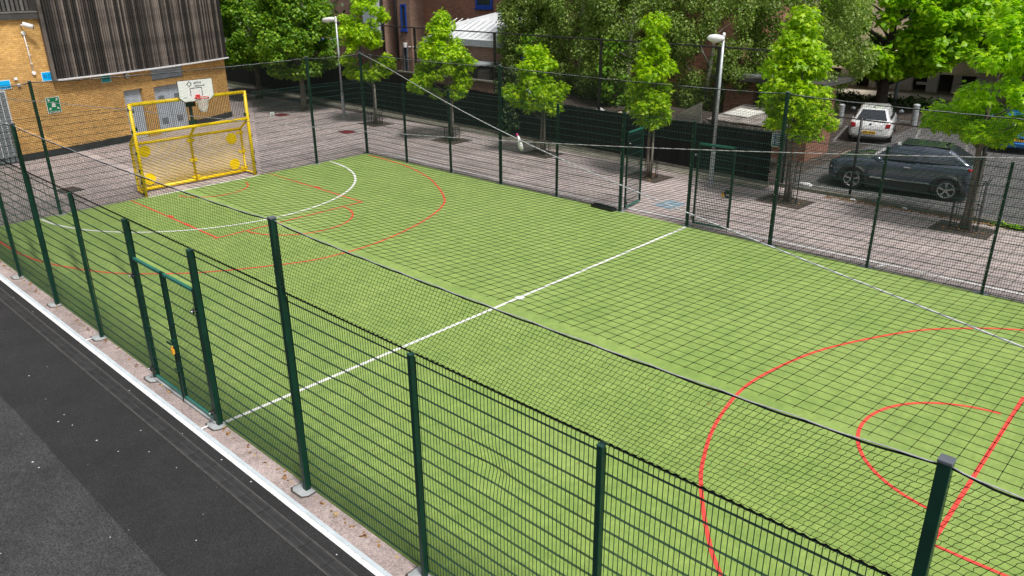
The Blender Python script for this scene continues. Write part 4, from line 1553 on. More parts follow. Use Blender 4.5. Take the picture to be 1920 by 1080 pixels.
for i, ((x, y), lb, prof, th_, tr0, gh, tall) in enumerate(ST):
    n_cl = (34, 32, 20, 24, 30, 40)[i]
    cl_ = profile_clumps(prof, n_cl, 0.24, 0.50, 40 + i, 0.95)
    tree('street_tree', lb, (x, y, 0), th_, tr0, cl_, (7000, 6200, 3300, 3800, 6000, 8600)[i], 0.215, 'star', leaf_gum_yellow if i == 5 else leaf_gum, bark, 'street trees along the black fence', limbs=18, shell=0.55, droop=0.7, upbias=0.8)
    spots = ['first', 'second', 'third', 'fourth', 'fifth', 'sixth']
    tree_guard(gh, 0.34 if not tall else 0.36, ('tall' if tall else 'low') + ' black metal guard round the trunk of the ' + spots[i] + ' street tree from left', (x, y, 0.004))
    stake((x + 0.16, y - 0.05, 0), 1.9 if not tall else 2.2, 'weathered wooden stake beside the ' + spots[i] + ' street tree from left')
    pm = MB().box(-0.75, 0.75, -0.6, 0.6, -0.02, 0.005)
    tag(obj('tree_pit', pm, soil, None, (x, y, 0), rot=(0, 0, rng.uniform(-0.1, 0.1))), kind='structure')

# lower drooping spray on the right-edge tree
# two dense lime trees behind the hall corner
lime1 = profile_clumps([(1.7, -1.2, 1.4), (2.3, -3.0, 2.3), (3.0, -3.3, 2.6), (4.2, -3.3, 2.6), (5.5, -2.8, 2.3), (7.0, -1.6, 1.4), (7.6, -0.6, 0.5)], 90, 0.42, 0.8, 91, 0.85)
tree('lime_tree', 'dense dark green tree left of the lamp post, in front of the brown fence', (-26.6, 18.8, 0), 1.9, 0.16, lime1, 19000, 0.15, 'heart', leaf_lime, bark, 'dense trees behind the sports hall corner', shell=0.35)
lime2 = profile_clumps([(1.8, -1.5, 1.6), (2.6, -3.0, 2.8), (3.6, -3.4, 3.2), (5.0, -3.4, 3.1), (6.5, -2.4, 2.2), (8.0, -0.8, 0.8)], 90, 0.45, 0.85, 92, 0.85)
tree('lime_tree', 'dense dark green tree close to the corner of the cladded hall', (-32.6, 19.6, 0), 2.0, 0.17, lime2, 18000, 0.16, 'heart', leaf_lime, bark, 'dense trees behind the sports hall corner', shell=0.35)

# birches and other trees behind the black fence
BT = [
    (-15.6, 24.8, 'grey green birch directly right of the pale metal roof', 1.9, 5.2, leaf_birch, 'diamond', 0.105, 46000),
    (-12.6, 25.0, 'tall birch with drooping twigs between the second and third street trees', 2.9, 5.6, leaf_birch, 'diamond', 0.105, 46000),
    (-9.2, 24.0, 'leaning birch with pale stems behind the third street tree', 2.8, 5.2, leaf_birch, 'diamond', 0.105, 46000),
    (-6.0, 25.4, 'broad birch with pale bare stems behind the slender street tree', 3.2, 5.6, leaf_birch, 'diamond', 0.105, 46000),
    (-2.6, 26.6, 'dark birch crown behind the right lamp post', 3.0, 5.4, leaf_birch, 'diamond', 0.105, 46000),
]
for i, (x, y, lb, hw, hh, lm, kd, sz, ct) in enumerate(BT):
    pr = [(0.9, -hw * 0.35, hw * 0.35), (1.6, -hw * 0.75, hw * 0.7), (3.0, -hw, hw), (5.0, -hw * 0.95, hw), (7.0, -hw * 0.7, hw * 0.7), (9.0, -hw * 0.3, hw * 0.3)]
    cl_ = profile_clumps(pr, 95, 0.40, 0.85, 120 + i, 0.85)
    cl_ = [(c[0], c[1], c[2], c[3] * 0.8, c[4] * 0.8, c[5] * 1.35) for c in cl_]
    tree('birch_tree', lb, (x, y, 0), 1.6, 0.12, cl_, ct, sz, kd, lm, bark_birch, 'birches behind the black fence', limbs=12, lean=(rng.uniform(-0.05, 0.08), 0), shell=0.3, droop=1.3, upbias=0.35)
# brighter broad-leaved shrubs showing between them
for i, (x, y, z0, z1, hw, lb) in enumerate(((-13.6, 22.6, 1.2, 4.2, 1.1, 'light green broad-leaved sapling behind the ivy hung fence'), (-8.6, 22.4, 1.6, 4.6, 1.0, 'light green sapling with large leaves above the rubble'),
                                            (-2.0, 23.6, 1.4, 5.0, 1.2, 'yellow-green sapling right behind the right lamp post'), (-7.0, 21.6, 1.0, 2.7, 0.6, 'small climbing bush on the fence top near the gate'))):
    cl_ = profile_clumps([(z0, -hw * 0.5, hw * 0.5), ((z0 + z1) / 2, -hw, hw), (z1, -hw * 0.3, hw * 0.3)], 26, 0.22, 0.42, 200 + i)
    tree('sapling', lb, (x, y, 0), z0 + 0.2, 0.05, cl_, 700, 0.17, 'heart', leaf_lime if i != 2 else leaf_catalpa, bark, 'saplings behind the black fence', limbs=10)

# catalpa and its neighbours beyond the car park
cat1 = profile_clumps([(1.75, -1.5, 1.6), (2.1, -3.6, 3.2), (2.8, -5.4, 4.4), (4.2, -5.8, 5.0), (6.0, -4.8, 4.4), (7.6, -2.0, 2.0)], 120, 0.45, 0.95, 301, 0.8)
tree('catalpa_tree', 'big-leaved bright green tree beyond the white car', (-3.4, 39.4, 0), 1.6, 0.32, cat1, 20000, 0.27, 'heart', leaf_catalpa, bark_dark, 'big-leaved trees beyond the car park', limbs=30, shell=0.35, droop=0.8, upbias=0.8)
cat2 = profile_clumps([(1.6, -2.0, 2.2), (2.4, -4.4, 4.2), (4.0, -5.4, 5.4), (6.0, -4.6, 4.6), (8.0, -2.0, 2.0)], 110, 0.5, 1.0, 302, 0.8)
tree('catalpa_tree', 'bright green tree filling the top right behind the right-edge street tree', (5.2, 43.0, 0), 1.8, 0.3, cat2, 18000, 0.27, 'heart', leaf_catalpa, bark_dark, 'big-leaved trees beyond the car park', limbs=24, shell=0.35, droop=0.8, upbias=0.8)
cat3 = profile_clumps([(1.3, -2.0, 2.2), (2.4, -4.0, 4.0), (4.0, -4.6, 4.6), (6.0, -4.0, 4.0), (8.0, -1.5, 1.5)], 90, 0.5, 1.0, 303, 0.8)
tree('catalpa_tree', 'dark shaded tree left of the big-leaved tree, above the brick hut', (-10.5, 38.5, 0), 1.8, 0.3, cat3, 14000, 0.22, 'heart', leaf_lime, bark_dark, 'big-leaved trees beyond the car park', limbs=24, shell=0.35, droop=0.8, upbias=0.8)

cat4 = profile_clumps([(2.3, -2.0, 2.2), (3.0, -4.6, 4.2), (4.4, -5.0, 4.8), (6.0, -4.4, 4.4), (8.0, -2.0, 2.0)], 100, 0.5, 1.0, 304, 0.7)
tree('catalpa_tree', 'bright green crown between the two big-leaved trees beyond the car park', (1.4, 45.5, 0), 1.9, 0.28, cat4, 15000, 0.27, 'heart', leaf_catalpa, bark_dark, 'big-leaved trees beyond the car park', limbs=24, shell=0.35, droop=0.8, upbias=0.8)

# distant woods closing the view
wv, wf = [], []
cl_ = []
for i in range(230):
    x = rng.uniform(-120, 60)
    y = 66 + rng.uniform(-4, 22) - 0.15 * x * (x < 0)
    z = rng.uniform(0.5, 13)
    r_ = rng.uniform(1.6, 3.2)
    cl_.append((x, y, z, r_, r_, r_ * 0.8))
V, F = clump_leaves(cl_, 52000, 0.75, 'diamond', 0.4, 0.4, 0.4)
obj('distant_woods', np_mesh('distant_woods', V, F, leaf_birch), None, kind='stuff', label='distant mass of trees closing the view', cat='woods')
cl_ = [(rng.uniform(-75, -34), rng.uniform(24, 40), rng.uniform(0.5, 10), 2.0, 2.0, 1.6) for i in range(110)]
V, F = clump_leaves(cl_, 26000, 0.40, 'diamond', 0.4, 0.4, 0.4)
obj('shaded_woods', np_mesh('shaded_woods', V, F, leaf_dark), None, kind='stuff', label='dark shaded trees behind the hall corner', cat='woods')

# ivy on the black fence
cl_ = []
for i in range(34):
    z = rng.uniform(0.15, 1.95)
    wd = 0.30 + 0.42 * (z < 1.0) * rng.random() + (0.5 if z > 1.6 else 0)
    cl_.append((rng.uniform(-wd, wd) - 0.12 * (z - 1), -0.10, z, 0.17, 0.09, 0.2))
for i in range(16):
    cl_.append((rng.uniform(-1.2, 0.8), rng.uniform(-0.2, 0.9), rng.uniform(1.9, 2.9), 0.28, 0.28, 0.24))
t = thing('ivy', 'ivy hanging down the black fence between the second and third street trees', 'ivy', (-12.9, screen_y(-12.9) - 0.05, 0))
V, F = clump_leaves(cl_, 1700, 0.11, 'heart', 0.2, 0.2, 0.8)
obj('foliage', np_mesh('foliage', V, F, leaf_ivy), None, t)
obj('stem', MB().tube([(0.2, -0.06, 0), (0.05, -0.06, 0.8), (-0.15, -0.06, 1.5), (-0.2, -0.02, 2.2)], [0.02, 0.018, 0.014, 0.01], 6), bark_dark, t)

# ------------------------------------------------------------------ black boarded fence and tall black poles
bf_ = thing('boarded_fence', 'long black boarded fence behind the street trees', 'fence', (-56, screen_y(-56), 0), math.atan2(-0.05, 1))
bd = MB().box(-0.0935, 0.0935, -0.02, 0.0, 0.16, 1.0).mesh('board')
bd.materials.append(black_board)
LEN = 55.7
nb = int(LEN / 0.19)
for k in range(nb):
    s = 0.095 + 0.19 * k
    h = float(np.interp(s - 56, [-38, -24, -20, -14, -6, 0], [2.35, 2.2, 2.0, 1.80, 1.74, 1.84])) + rng.uniform(-0.012, 0.012)
    o = obj('board', bd, None, bf_, (s, rng.uniform(-0.01, 0.012), 0.16 - 0.16 * (h - 0.16) / 0.84))
    o.scale = (1, 1, (h - 0.16) / 0.84)
obj('fence_rail', MB().box(0, LEN, 0.015, 0.06, 0.45, 0.53).box(0, LEN, 0.015, 0.06, 1.35, 1.43), black_steel, bf_)
obj('gravel_board', MB().box(0, LEN, -0.03, 0.02, 0.0, 0.155), old_concrete, bf_)
for k in range(19):
    obj('fence_post', MB().box(2.9 * k, 2.9 * k + 0.1, 0.065, 0.16, 0, 1.75), black_steel, bf_)
# low concrete strip at its foot
kb = MB()
kb.add([(-38, screen_y(-38) - 0.62, 0.004), (-0.3, screen_y(-0.3) - 0.62, 0.004), (-0.3, screen_y(-0.3), 0.05), (-38, screen_y(-38), 0.05)], [(0, 1, 2, 3)])
struct('fence_strip', kb, old_concrete)
bp = thing('ball_stop_fence', 'tall black steel ball stop fence poles and rail above the boarded fence', 'fence', (0, 0, 0))
pole_x = [-34.5, -29.6, -24.9, -20.0, -14.2, -8.1, -2.85]
for x in pole_x:
    obj('pole', MB().box(x - 0.045, x + 0.045, screen_y(x) + 0.18, screen_y(x) + 0.27, 0, 4.42), black_steel, bp, bevel=0.006)
obj('top_rail', MB().tube([(x, screen_y(x) + 0.225, 4.40) for x in (-36, -20, -8, 0.6)], 0.028, 8), black_steel, bp)
lv = []
for x in np.arange(-36, 0.6, 0.075):
    lv.append([(x, screen_y(x) + 0.225, 1.7), (x, screen_y(x) + 0.225, 4.39)])
lh = []
for z in np.arange(1.75, 4.39, 0.1):
    lh.append([(-36, screen_y(-36) + 0.225, z), (0.6, screen_y(0.6) + 0.225, z)])
V, F = join_np([np_tubes(np.array(lv), 0.0022, 3), np_tubes(np.array(lh), 0.0022, 3)])
obj('netting', np_mesh('netting', V, F, net_black), None, bp, kind='stuff')
# chain link fence along the car park
cl_f = thing('chain_link_fence', 'black chain link fence on low kerb between the paving and the dark car', 'fence', (0, 20.45, 0))
for x in (-0.05, 2.25, 5.75, 9.2):
    obj('pole', MB().cyl((x, 0, 0), (x, 0, 2.55), 0.042, 10), black_steel, cl_f, smooth=True)
obj('top_rail', MB().cyl((-0.05, 0, 2.52), (12, 0, 2.40), 0.018, 8), black_steel, cl_f)
dl = []
for x in np.arange(-2.4, 11.8, 0.16):
    for s in (-1, 1):
        a, b = (x, x + 2.4) if s > 0 else (x + 2.4, x)
        dl.append([(a, 0, 0.12), (b, 0, 2.5)])
dl = np.array(dl)
V, F = np_tubes(dl, 0.0020, 3)
ok = (V[:, 0] > -0.06)
keep = ok[F].all(axis=1)
obj('chain_link', np_mesh('chain_link', V, F[keep], black_steel), None, cl_f, kind='stuff')

# ------------------------------------------------------------------ lamp posts
def lamp_post(label, loc, style):
    t = thing('lamp_post', label, 'lamp post', loc, R(0), group='grey steel lamp posts')
    obj('column_base', MB().lathe([(0.075, 0), (0.075, 1.15), (0.058, 1.22)], 14), galv, t, smooth=False)
    obj('column', MB().tube([(0, 0, 1.2), (0, 0, 4.86)], [0.055, 0.040], 14), galv, t, smooth=True)
    if style == 0:
        hd = MB()
        hd.tube([(-0.06, 0, 4.80), (-0.30, 0, 4.79), (-0.62, 0, 4.75), (-1.00, 0, 4.72), (-1.12, 0, 4.72)], [0.06, 0.11, 0.13, 0.12, 0.07], 14)
        obj('lantern', hd, plastic_white, t, smooth=True)
        obj('column_cap', MB().lathe([(0.06, 4.66), (0.065, 4.9), (0.03, 4.93)], 12), plastic_white, t)
    else:
        hd = MB()
        prof = [(0.04, 0.05), (-0.10, 0.11), (-0.30, 0.125), (-0.46, 0.10), (-0.55, 0.04)]
        hd.tube([(x, -0.05, 4.82) for x, r_ in prof], [r_ for x, r_ in prof], 14)
        o = obj('lantern', hd, plastic_white, t, smooth=True)
        obj('lantern_glass', MB().tube([(-0.12, -0.05, 4.755), (-0.30, -0.05, 4.735), (-0.44, -0.05, 4.76)], [0.05, 0.085, 0.05], 12), cream, o, smooth=True)
        obj('photocell', MB().lathe([(0.045, 4.84), (0.05, 4.96), (0.03, 5.0)], 12), plastic_white, t, smooth=True)
    return t


lamp_post('grey lamp post with long white lantern, left, beside the first street tree', (-23.2, 19.0, 0), 0)
lamp_post('grey lamp post with rounded white lantern beyond the open gate', (-1.85, 18.85, 0), 1)

# ------------------------------------------------------------------ car park
cp_ = MB()
cp_.quad(-38, 60, 20.4, 62, 0.008)
cp_.v = [(x, y, z) for x, y, z in cp_.v]
struct('car_park', cp_, asphalt_road)
struct('kerb', MB().box(-0.2, 40, 20.28, 20.40, -0.02, 0.12), old_concrete)
struct('yard_soil', MB().quad(-38, -0.3, 20.3, 36, 0.012), soil)


def road_line(pts, w, material=road_paint, name='road_marking', z=0.013):
    o = obj(name, MB().strip(pts, w, z), material)
    tag(o, kind='structure')
    return o


road_line([(0.6, 21.15), (4, 21.50), (12, 21.6)], 0.10)
for a, b in (((-1.75, 29.05), (-2.75, 33.2)), ((0.95, 30.9), (0.1, 34.5)), ((3.2, 29.9), (2.05, 34.85)), ((6.0, 30.4), (4.9, 35.2))):
    road_line([a, b], 0.11)
road_line([(-1.75, 29.05), (0.1, 29.7)], 0.09, z=0.0135)
road_line([(0.55, 34.1), (1.95, 34.75)], 0.09, z=0.0135)
# wheelchair bay symbol
ws = MB()
c0 = Vector((1.75, 31.95, 0))
ex, ey = Vector((0.97, 0.24, 0)), Vector((-0.24, 0.97, 0))


def wp(a, b):
    p = c0 + ex * a + ey * b
    return (p.x, p.y)


ws.strip([wp(0.36 * math.cos(R(a)), -0.28 + 0.36 * math.sin(R(a))) for a in range(150, 391, 12)], 0.10, 0.0135)
ws.strip([wp(-0.06, 0.34), wp(-0.02, -0.06), wp(0.30, -0.06), wp(0.46, -0.42)], 0.11, 0.0145)
ws.add([(*wp(-0.06 + 0.10 * math.cos(R(a)), 0.50 + 0.10 * math.sin(R(a))), 0.014) for a in range(0, 360, 30)], [tuple(range(12))])
o = obj('wheelchair_symbol', ws, road_paint)
tag(o, kind='structure')
for k, (a, b) in enumerate((((-2.2, 27.3), (-0.3, 27.2)), ((-1.15, 24.85), (-0.35, 25.6)), ((-0.80, 23.7), (0.0, 24.5)), ((-0.75, 23.15), (0.35, 23.3)), ((0.55, 21.2), (1.1, 21.9)), ((-1.6, 26.0), (-0.4, 26.6)), ((-0.4, 22.3), (0.5, 22.6)))):
    road_line([a, b], 0.09, yellow_paint, z=0.0125 + 0.0004 * k)
for k, (x, y) in enumerate(((-3.1, 33.1), (-0.45, 35.3))):
    t = thing('bollard', ('left' if k == 0 else 'right') + ' round grey bollard behind the white car', 'bollard', (x, y, 0), group='grey bollards behind the white car')
    obj('bollard_body', MB().lathe([(0.14, 0), (0.14, 0.92), (0.12, 0.98)], 16), concrete, t)
    obj('bollard_top', MB().lathe([(0.145, 0.90), (0.15, 0.96), (0.09, 1.0)], 16), galv, t)
struct('verge', MB().quad(-30, 40, 36.4, 41, 0.02), soil)
cl_ = []
x = -9.0
while x < 16:
    cl_.append((x + rng.uniform(-.3, .3), 40.4 + rng.uniform(-0.5, 0.5) + 0.1 * x * 0, rng.uniform(0.1, 0.3), 0.6, 0.6, 0.28))
    x += 0.22
V, F = clump_leaves(cl_, 16000, 0.20, 'diamond', 0.3, 0.5, 0.3)
obj('hedge', np_mesh('hedge', V, F, leaf_dark), None, label='low dark hedge at the back of the car park', cat='hedge')
t = thing('street_pole', 'dark grey slanting pole behind the white car', 'pole', (-3.0, 40.2, 0))
obj('pole', MB().tube([(0, 0, 0), (0.18, 0, 6.5)], [0.11, 0.08], 12), roof_edge, t, smooth=True)
obj('pole_base', MB().lathe([(0.17, 0), (0.17, 0.25), (0.12, 0.32)], 12), roof_edge, t)
struct('plaza', MB().quad(-40, 60, 41, 70, 0.025), beige_paving)

# ------------------------------------------------------------------ background buildings
def uv_box(name, x0, x1, y0, y1, z0, z1, material, parent, loc=(0, 0, 0)):
    me = bpy.data.meshes.new(name)
    b = MB().box(x0, x1, y0, y1, z0, z1)
    me.from_pydata(b.v, [], b.f)
    uvl = me.uv_layers.new(name='UVMap')
    for p in me.polygons:
        nx, ny = abs(p.normal.x), abs(p.normal.y)
        for li in p.loop_indices:
            c = me.vertices[me.loops[li].vertex_index].co
            uvl.data[li].uv = (c.y, c.z) if nx > 0.5 else ((c.x, c.z) if ny > 0.5 else (c.x, c.y))
    me.materials.append(material)
    return obj(name, me, None, parent, loc)


def sash(parent, x0, x1, z0, z1, y, frame_mat, fw_=0.09):
    """window facing -y, frame proud of the glass"""
    fr_ = MB()
    fr_.box(x0, x0 + fw_, y - 0.05, y + 0.03, z0, z1).box(x1 - fw_, x1, y - 0.05, y + 0.03, z0, z1)
    fr_.box(x0 + fw_ + 0.001, x1 - fw_ - 0.001, y - 0.048, y + 0.03, z1 - fw_, z1 - 0.001).box(x0 + fw_ + 0.001, x1 - fw_ - 0.001, y - 0.048, y + 0.03, z0 + 0.001, z0 + fw_)
    w_ = obj('window', fr_, frame_mat, parent)
    obj('pane', MB().box(x0 + fw_ + 0.002, x1 - fw_ - 0.002, y - 0.01, y + 0.02, z0 + fw_ + 0.002, z1 - fw_ - 0.002), window_glass, w_)
    obj('sill', MB().box(x0 - 0.06, x1 + 0.06, y - 0.12, y + 0.03, z0 - 0.08, z0 - 0.002), frame_mat, w_)
    return w_


sc_ = thing('school_building', 'red brick building with blue windows behind the first street tree', 'building', (-32, 27, 0))
uv_box('brick_wall', -4.2, 2.4, 0.0, 8, 0, 10, brown_brick, sc_)
uv_box('brick_wall', 2.401, 3.5, 0.9, 8, 0, 10, red_brick, sc_)
uv_box('brick_wall', 3.501, 4.7, 0.2, 8, 0, 10, brown_brick, sc_)
uv_box('brick_wall', 4.701, 26.0, 1.3, 9, 0, 10, red_brick, sc_)
uv_box('brick_pier', -4.65, -4.201, -0.25, 2, 0, 10, brown_brick, sc_)
sash(sc_, 3.85, 4.35, 3.7, 5.2, 0.2, blue_frame)
sash(sc_, 3.9, 4.3, 0.9, 2.9, 0.2, steel_dark)
sash(sc_, 2.70, 3.15, 3.9, 5.6, 0.9, blue_frame)
sash(sc_, 2.75, 3.1, 0.8, 2.6, 0.9, steel_dark)
sash(sc_, 9.25, 10.6, 5.05, 7.0, 1.3, blue_frame, 0.16)
sash(sc_, 12.6, 13.9, 5.05, 7.0, 1.3, blue_frame, 0.16)
obj('bay_panel', MB().box(0.9, 2.2, -0.5, -0.001, 3.1, 9), steel_grey, sc_, bevel=0.02)
obj('bay_sill', MB().box(0.8, 2.3, -0.6, -0.001, 2.95, 3.08), trim_white, sc_)
for x in (2.36, 3.46):
    obj('drainpipe', MB().cyl((x, -0.1 if x < 3 else 0.1, 0), (x, -0.1 if x < 3 else 0.1, 9), 0.075, 10), black_steel, sc_, smooth=True)
obj('pipe_run', MB().tube([(4.5, 0.12, 2.75), (5.6, 1.1, 2.7), (8.0, 1.22, 2.65)], 0.03, 8), trim_white, sc_)
obj('flood_lamp', MB().box(4.15, 4.3, -0.02, 0.19, 2.7, 2.98), plastic_white, sc_, bevel=0.015)
obj('roof', MB().box(-4.8, 26.3, -0.4, 9.2, 10.0, 10.3), fascia, sc_)
# pale metal canopy roof
cn = thing('canopy_building', 'low extension with pale metal pitched roof beside the red brick wall', 'building', (-22.4, 24.2, 0))
rf = MB()
rf.add([(0, 0, 3.72), (5.8, 0, 3.72), (5.8, 2.9, 4.95), (2.6, 2.9, 4.95), (0, 2.2, 4.35), (0, 0, 3.66), (5.8, 0, 3.66), (5.8, 2.9, 4.89), (2.6, 2.9, 4.89), (0, 2.2, 4.29)],
       [(0, 1, 2, 3, 4), (9, 8, 7, 6, 5), (0, 5, 6, 1), (1, 6, 7, 2), (2, 7, 8, 3), (3, 8, 9, 4), (4, 9, 5, 0)])
rfo = obj('roof', rf, roof_metal, cn)
for k in range(12):
    x = 0.3 + 0.46 * k
    obj('roof_seam', MB().beam((x, 0.02, 3.745), (x, 2.0, 4.59), 0.03, 0.04), roof_metal, rfo)
obj('gutter', MB().box(-0.12, 5.9, -0.14, -0.005, 3.42, 3.73), roof_edge, cn)
uv_box('brick_wall', 0.15, 5.7, 0.3, 2.6, 0, 3.6, brown_brick, cn)
obj('drainpipe', MB().cyl((0.08, 0.2, 0), (0.08, 0.2, 3.5), 0.06, 8), black_steel, cn)
fl = MB()
for (x, z, a) in ((0.55, 3.05, 0.4), (1.35, 2.95, 0.4)):
    fl.beam((x, 0.0, z), (x + 0.42, -0.1, z + 0.26), 0.22, 0.14)
obj('flood_lamp', fl, blue_plastic, cn)
obj('lamp_arm', MB().tube([(0.9, 0.3, 2.8), (0.85, -0.05, 3.05), (1.3, -0.05, 2.9)], 0.03, 6), trim_white, cn)
# play house / blue canopy bits at far left
t = thing('play_canopy', 'small cream play structure with blue awning left of the red brick building', 'canopy', (-31.4, 23.6, 0))
obj('post', MB().box(-0.05, 0.05, -0.05, 0.05, 0, 3.9).box(0.75, 0.85, -0.05, 0.05, 0, 3.4), render_cream, t)
obj('awning', MB().prism([(-1.6, 0), (0.5, 0.55), (0.5, 0.72), (-1.6, 0.2)], (0, 0.6, 2.55), (1, 0, 0), (0, 0, 1), 1.2), blue_plastic, t)
obj('cream_panel', MB().box(0.06, 0.74, -0.03, 0.03, 1.9, 3.9), render_cream, t)
# brown picket fence behind the black one
bpf = thing('picket_fence', 'brown timber picket fence above the black fence, left of the first street tree', 'fence', (-31.5, 22.6, 0))
pkm = MB().box(-0.06, 0.06, -0.02, 0.0, 0.1, 2.55).mesh('picket')
pkm.materials.append(timber_brown)
for k in range(62):
    obj('picket', pkm, None, bpf, (0.14 * k, rng.uniform(-0.008, 0.008), rng.uniform(-0.05, 0.02)))
obj('rail', MB().box(-0.1, 8.7, 0.005, 0.06, 0.6, 0.7).box(-0.1, 8.7, 0.005, 0.06, 2.0, 2.1), timber_brown, bpf)
obj('plinth', MB().box(-0.1, 12, -0.12, 0.12, 0, 0.098), old_concrete, bpf)
wl = thing('garden_wall', 'low brown retaining wall behind the second street tree', 'wall', (-22.4, 22.0, 0))
uv_box('wall_face', 0, 7.5, 0, 0.25, 0, 2.05, brown_brick, wl)
obj('coping', MB().box(-0.05, 7.55, -0.05, 0.30, 2.052, 2.12), old_concrete, wl)
t = thing('dark_shed', 'dark flat-topped shed between the first two street trees', 'shed', (-21.4, 22.9, 0))
obj('shed_wall', MB().box(0, 4.2, 0, 1.8, 0, 2.62), fascia, t)
obj('shed_roof', MB().box(-0.1, 4.3, -0.1, 1.9, 2.622, 2.70), roof_edge, t)

# brick hut with sheet roofs and boards behind the right part of the black fence
ht = thing('brick_hut', 'small red brick hut with flat dark roof left of the fifth street tree', 'hut', (-4.6, 24.4, 0))
uv_box('brick_wall', 0, 1.25, 0, 2.2, 0, 2.85, red_brick, ht)
uv_box('brick_wall', 2.2, 3.6, 0.001, 2.2, 0, 2.85, red_brick, ht)
obj('doorway', MB().box(1.251, 2.199, 0.3, 0.4, 0, 2.85), fascia, ht)
obj('hut_roof', MB().box(-0.5, 4.1, -0.4, 2.6, 2.851, 3.0), fascia, ht)
obj('roof_sheet', MB().box(0.6, 3.4, 0.2, 2.0, 3.002, 3.06), roof_metal, ht)
ls = thing('lean_to_roof', 'weathered flat sheet roof with pale patch just behind the black fence', 'roof', (-3.3, 20.75, 0))
rs_ = []
for k in range(7):
    obj('roof_sheet', MB().beam((0.21 + 0.42 * k, 0.0, 1.86 + 0.01 * (k % 2)), (0.35 + 0.42 * k, 2.6, 2.10 + 0.01 * (k % 2)), 0.40, 0.03), slate, ls)
obj('pale_patch', MB().beam((0.75, 0.75, 1.975), (0.9, 1.75, 2.065), 1.05, 0.03), render_white, ls)
obj('roof_beam', MB().box(-0.1, 3.2, -0.06, 0.03, 1.62, 1.80), timber_grey, ls)
for k in range(14):
    obj('rafter_end', MB().box(0.05 + 0.22 * k, 0.11 + 0.22 * k, -0.10, -0.062, 1.64, 1.80), timber_grey, ls)
for x in (0.05, 3.0):
    obj('post', MB().box(x, x + 0.1, 0.05, 0.15, 0, 1.83), timber_grey, ls)
t = thing('leaning_board', 'grey five-sided mesh board leaning behind the black fence by the right lamp post', 'board', (-3.95, 20.62, 1.45), R(-8))
obj('board_face', MB().prism([(-0.62, 0.18), (-0.52, -0.15), (0.45, -0.15), (0.62, 0.05), (0.42, 0.78)], (0, 0, 0.25), (1, 0, 0), (0, 0.25, 0.97), 0.03), mat('grey_mesh_board', (0.26, 0.25, 0.21), 0.85, 0.25, 20), t)
gl = []
for k in range(16):
    gl.append([(-0.55 + 0.07 * k, -0.045, 0.18), (-0.55 + 0.07 * k, 0.02, 0.55)])
V, F = np_tubes(np.array(gl), 0.004, 3)
obj('mesh_lines', np_mesh('mesh_lines', V, F, fascia), None, t, kind='stuff')
# rubble and rubbish along the fence top
def lump(name, label, cat, loc, size, material, seed, group):
    rg = random.Random(seed)
    vs_ = []
    for z, s in ((0, 0.8), (0.45, 1.0), (0.8, 0.75), (1.0, 0.3)):
        for j in range(7):
            a = 2 * math.pi * j / 7
            q = s * rg.uniform(0.75, 1.15)
            vs_.append((q * math.cos(a) * size[0], q * math.sin(a) * size[1], z * size[2] * rg.uniform(0.9, 1.1)))
    fs_ = []
    for i in range(3):
        for j in range(7):
            fs_.append((i * 7 + j, i * 7 + (j + 1) % 7, (i + 1) * 7 + (j + 1) % 7, (i + 1) * 7 + j))
    fs_ += [tuple(range(7))[::-1], tuple(range(21, 28))]
    m_ = MB()
    m_.add(vs_, fs_)
    return obj(name, m_, material, None, loc, label=label, cat=cat, group=group)


sb = MB()
sb.add([(-16, 21.15, 0.0), (-3.9, 20.55, 0.0), (-3.9, 20.9, 1.5), (-16, 21.4, 1.5), (-3.9, 23.2, 1.7), (-16, 23.6, 1.7), (-3.9, 26, 1.0), (-16, 26, 1.0), (-3.9, 26, 0), (-16, 26, 0)],
       [(0, 1, 2, 3), (3, 2, 4, 5), (5, 4, 6, 7), (7, 6, 8, 9), (0, 3, 5, 7, 9), (1, 8, 6, 4, 2)])
struct('spoil_bank', sb, soil)
RB = [(-8.25, 21.0, 'blue and white rubbish bag on the bank behind the gap in the trees', 0.2, 0.2, 0.28, plastic_white), (-7.3, 21.1, 'broken pale stone beside the black pole', 0.22, 0.2, 0.22, render_cream),
      (-6.95, 21.3, 'larger pale stone block right of the black pole', 0.28, 0.25, 0.3, render_cream), (-5.9, 21.0, 'round buff boulder left of the slender street tree', 0.35, 0.3, 0.3, slate),
      (-5.45, 20.95, 'second buff boulder left of the slender street tree', 0.25, 0.25, 0.25, slate), (-8.7, 20.95, 'tiny orange scrap on the bank', 0.07, 0.07, 0.1, hoop_red),
      (-13.3, 21.3, 'red ball of rubbish below the blue tarpaulin', 0.14, 0.14, 0.22, hoop_red)]
for k, (x, y, lb, a, b, c, m_) in enumerate(RB):
    lump('rubble' if m_ in (slate, render_cream) else 'rubbish', lb, 'stone' if m_ in (slate, render_cream) else 'rubbish', (x, y, 1.45), (a, b, c), m_, k, 'rubble on the bank behind the fence')
t = thing('tarpaulin', 'crumpled pale blue tarpaulin on the bank behind the second street tree', 'tarpaulin', (-13.4, 21.7, 1.5))
vs_, fs_ = [], []
for i in range(9):
    for j in range(6):
        vs_.append((i * 0.16 - 0.64, j * 0.16 - 0.4, 0.25 + 0.22 * math.sin(i * 0.8) * math.cos(j * 0.7) + rng.uniform(-0.07, 0.07)))
for i in range(8):
    for j in range(5):
        fs_.append((i * 6 + j, i * 6 + j + 1, i * 6 + j + 7, i * 6 + j + 6))
tm_ = MB()
tm_.add(vs_, fs_)
obj('sheet', tm_, mat('pale_blue_sheet', (0.35, 0.45, 0.5), 0.4, 0.4, 4), t)
t = thing('blue_play_tower', 'blue plastic play tower glimpsed through the birch leaves', 'play tower', (-15.2, 24.2, 0))
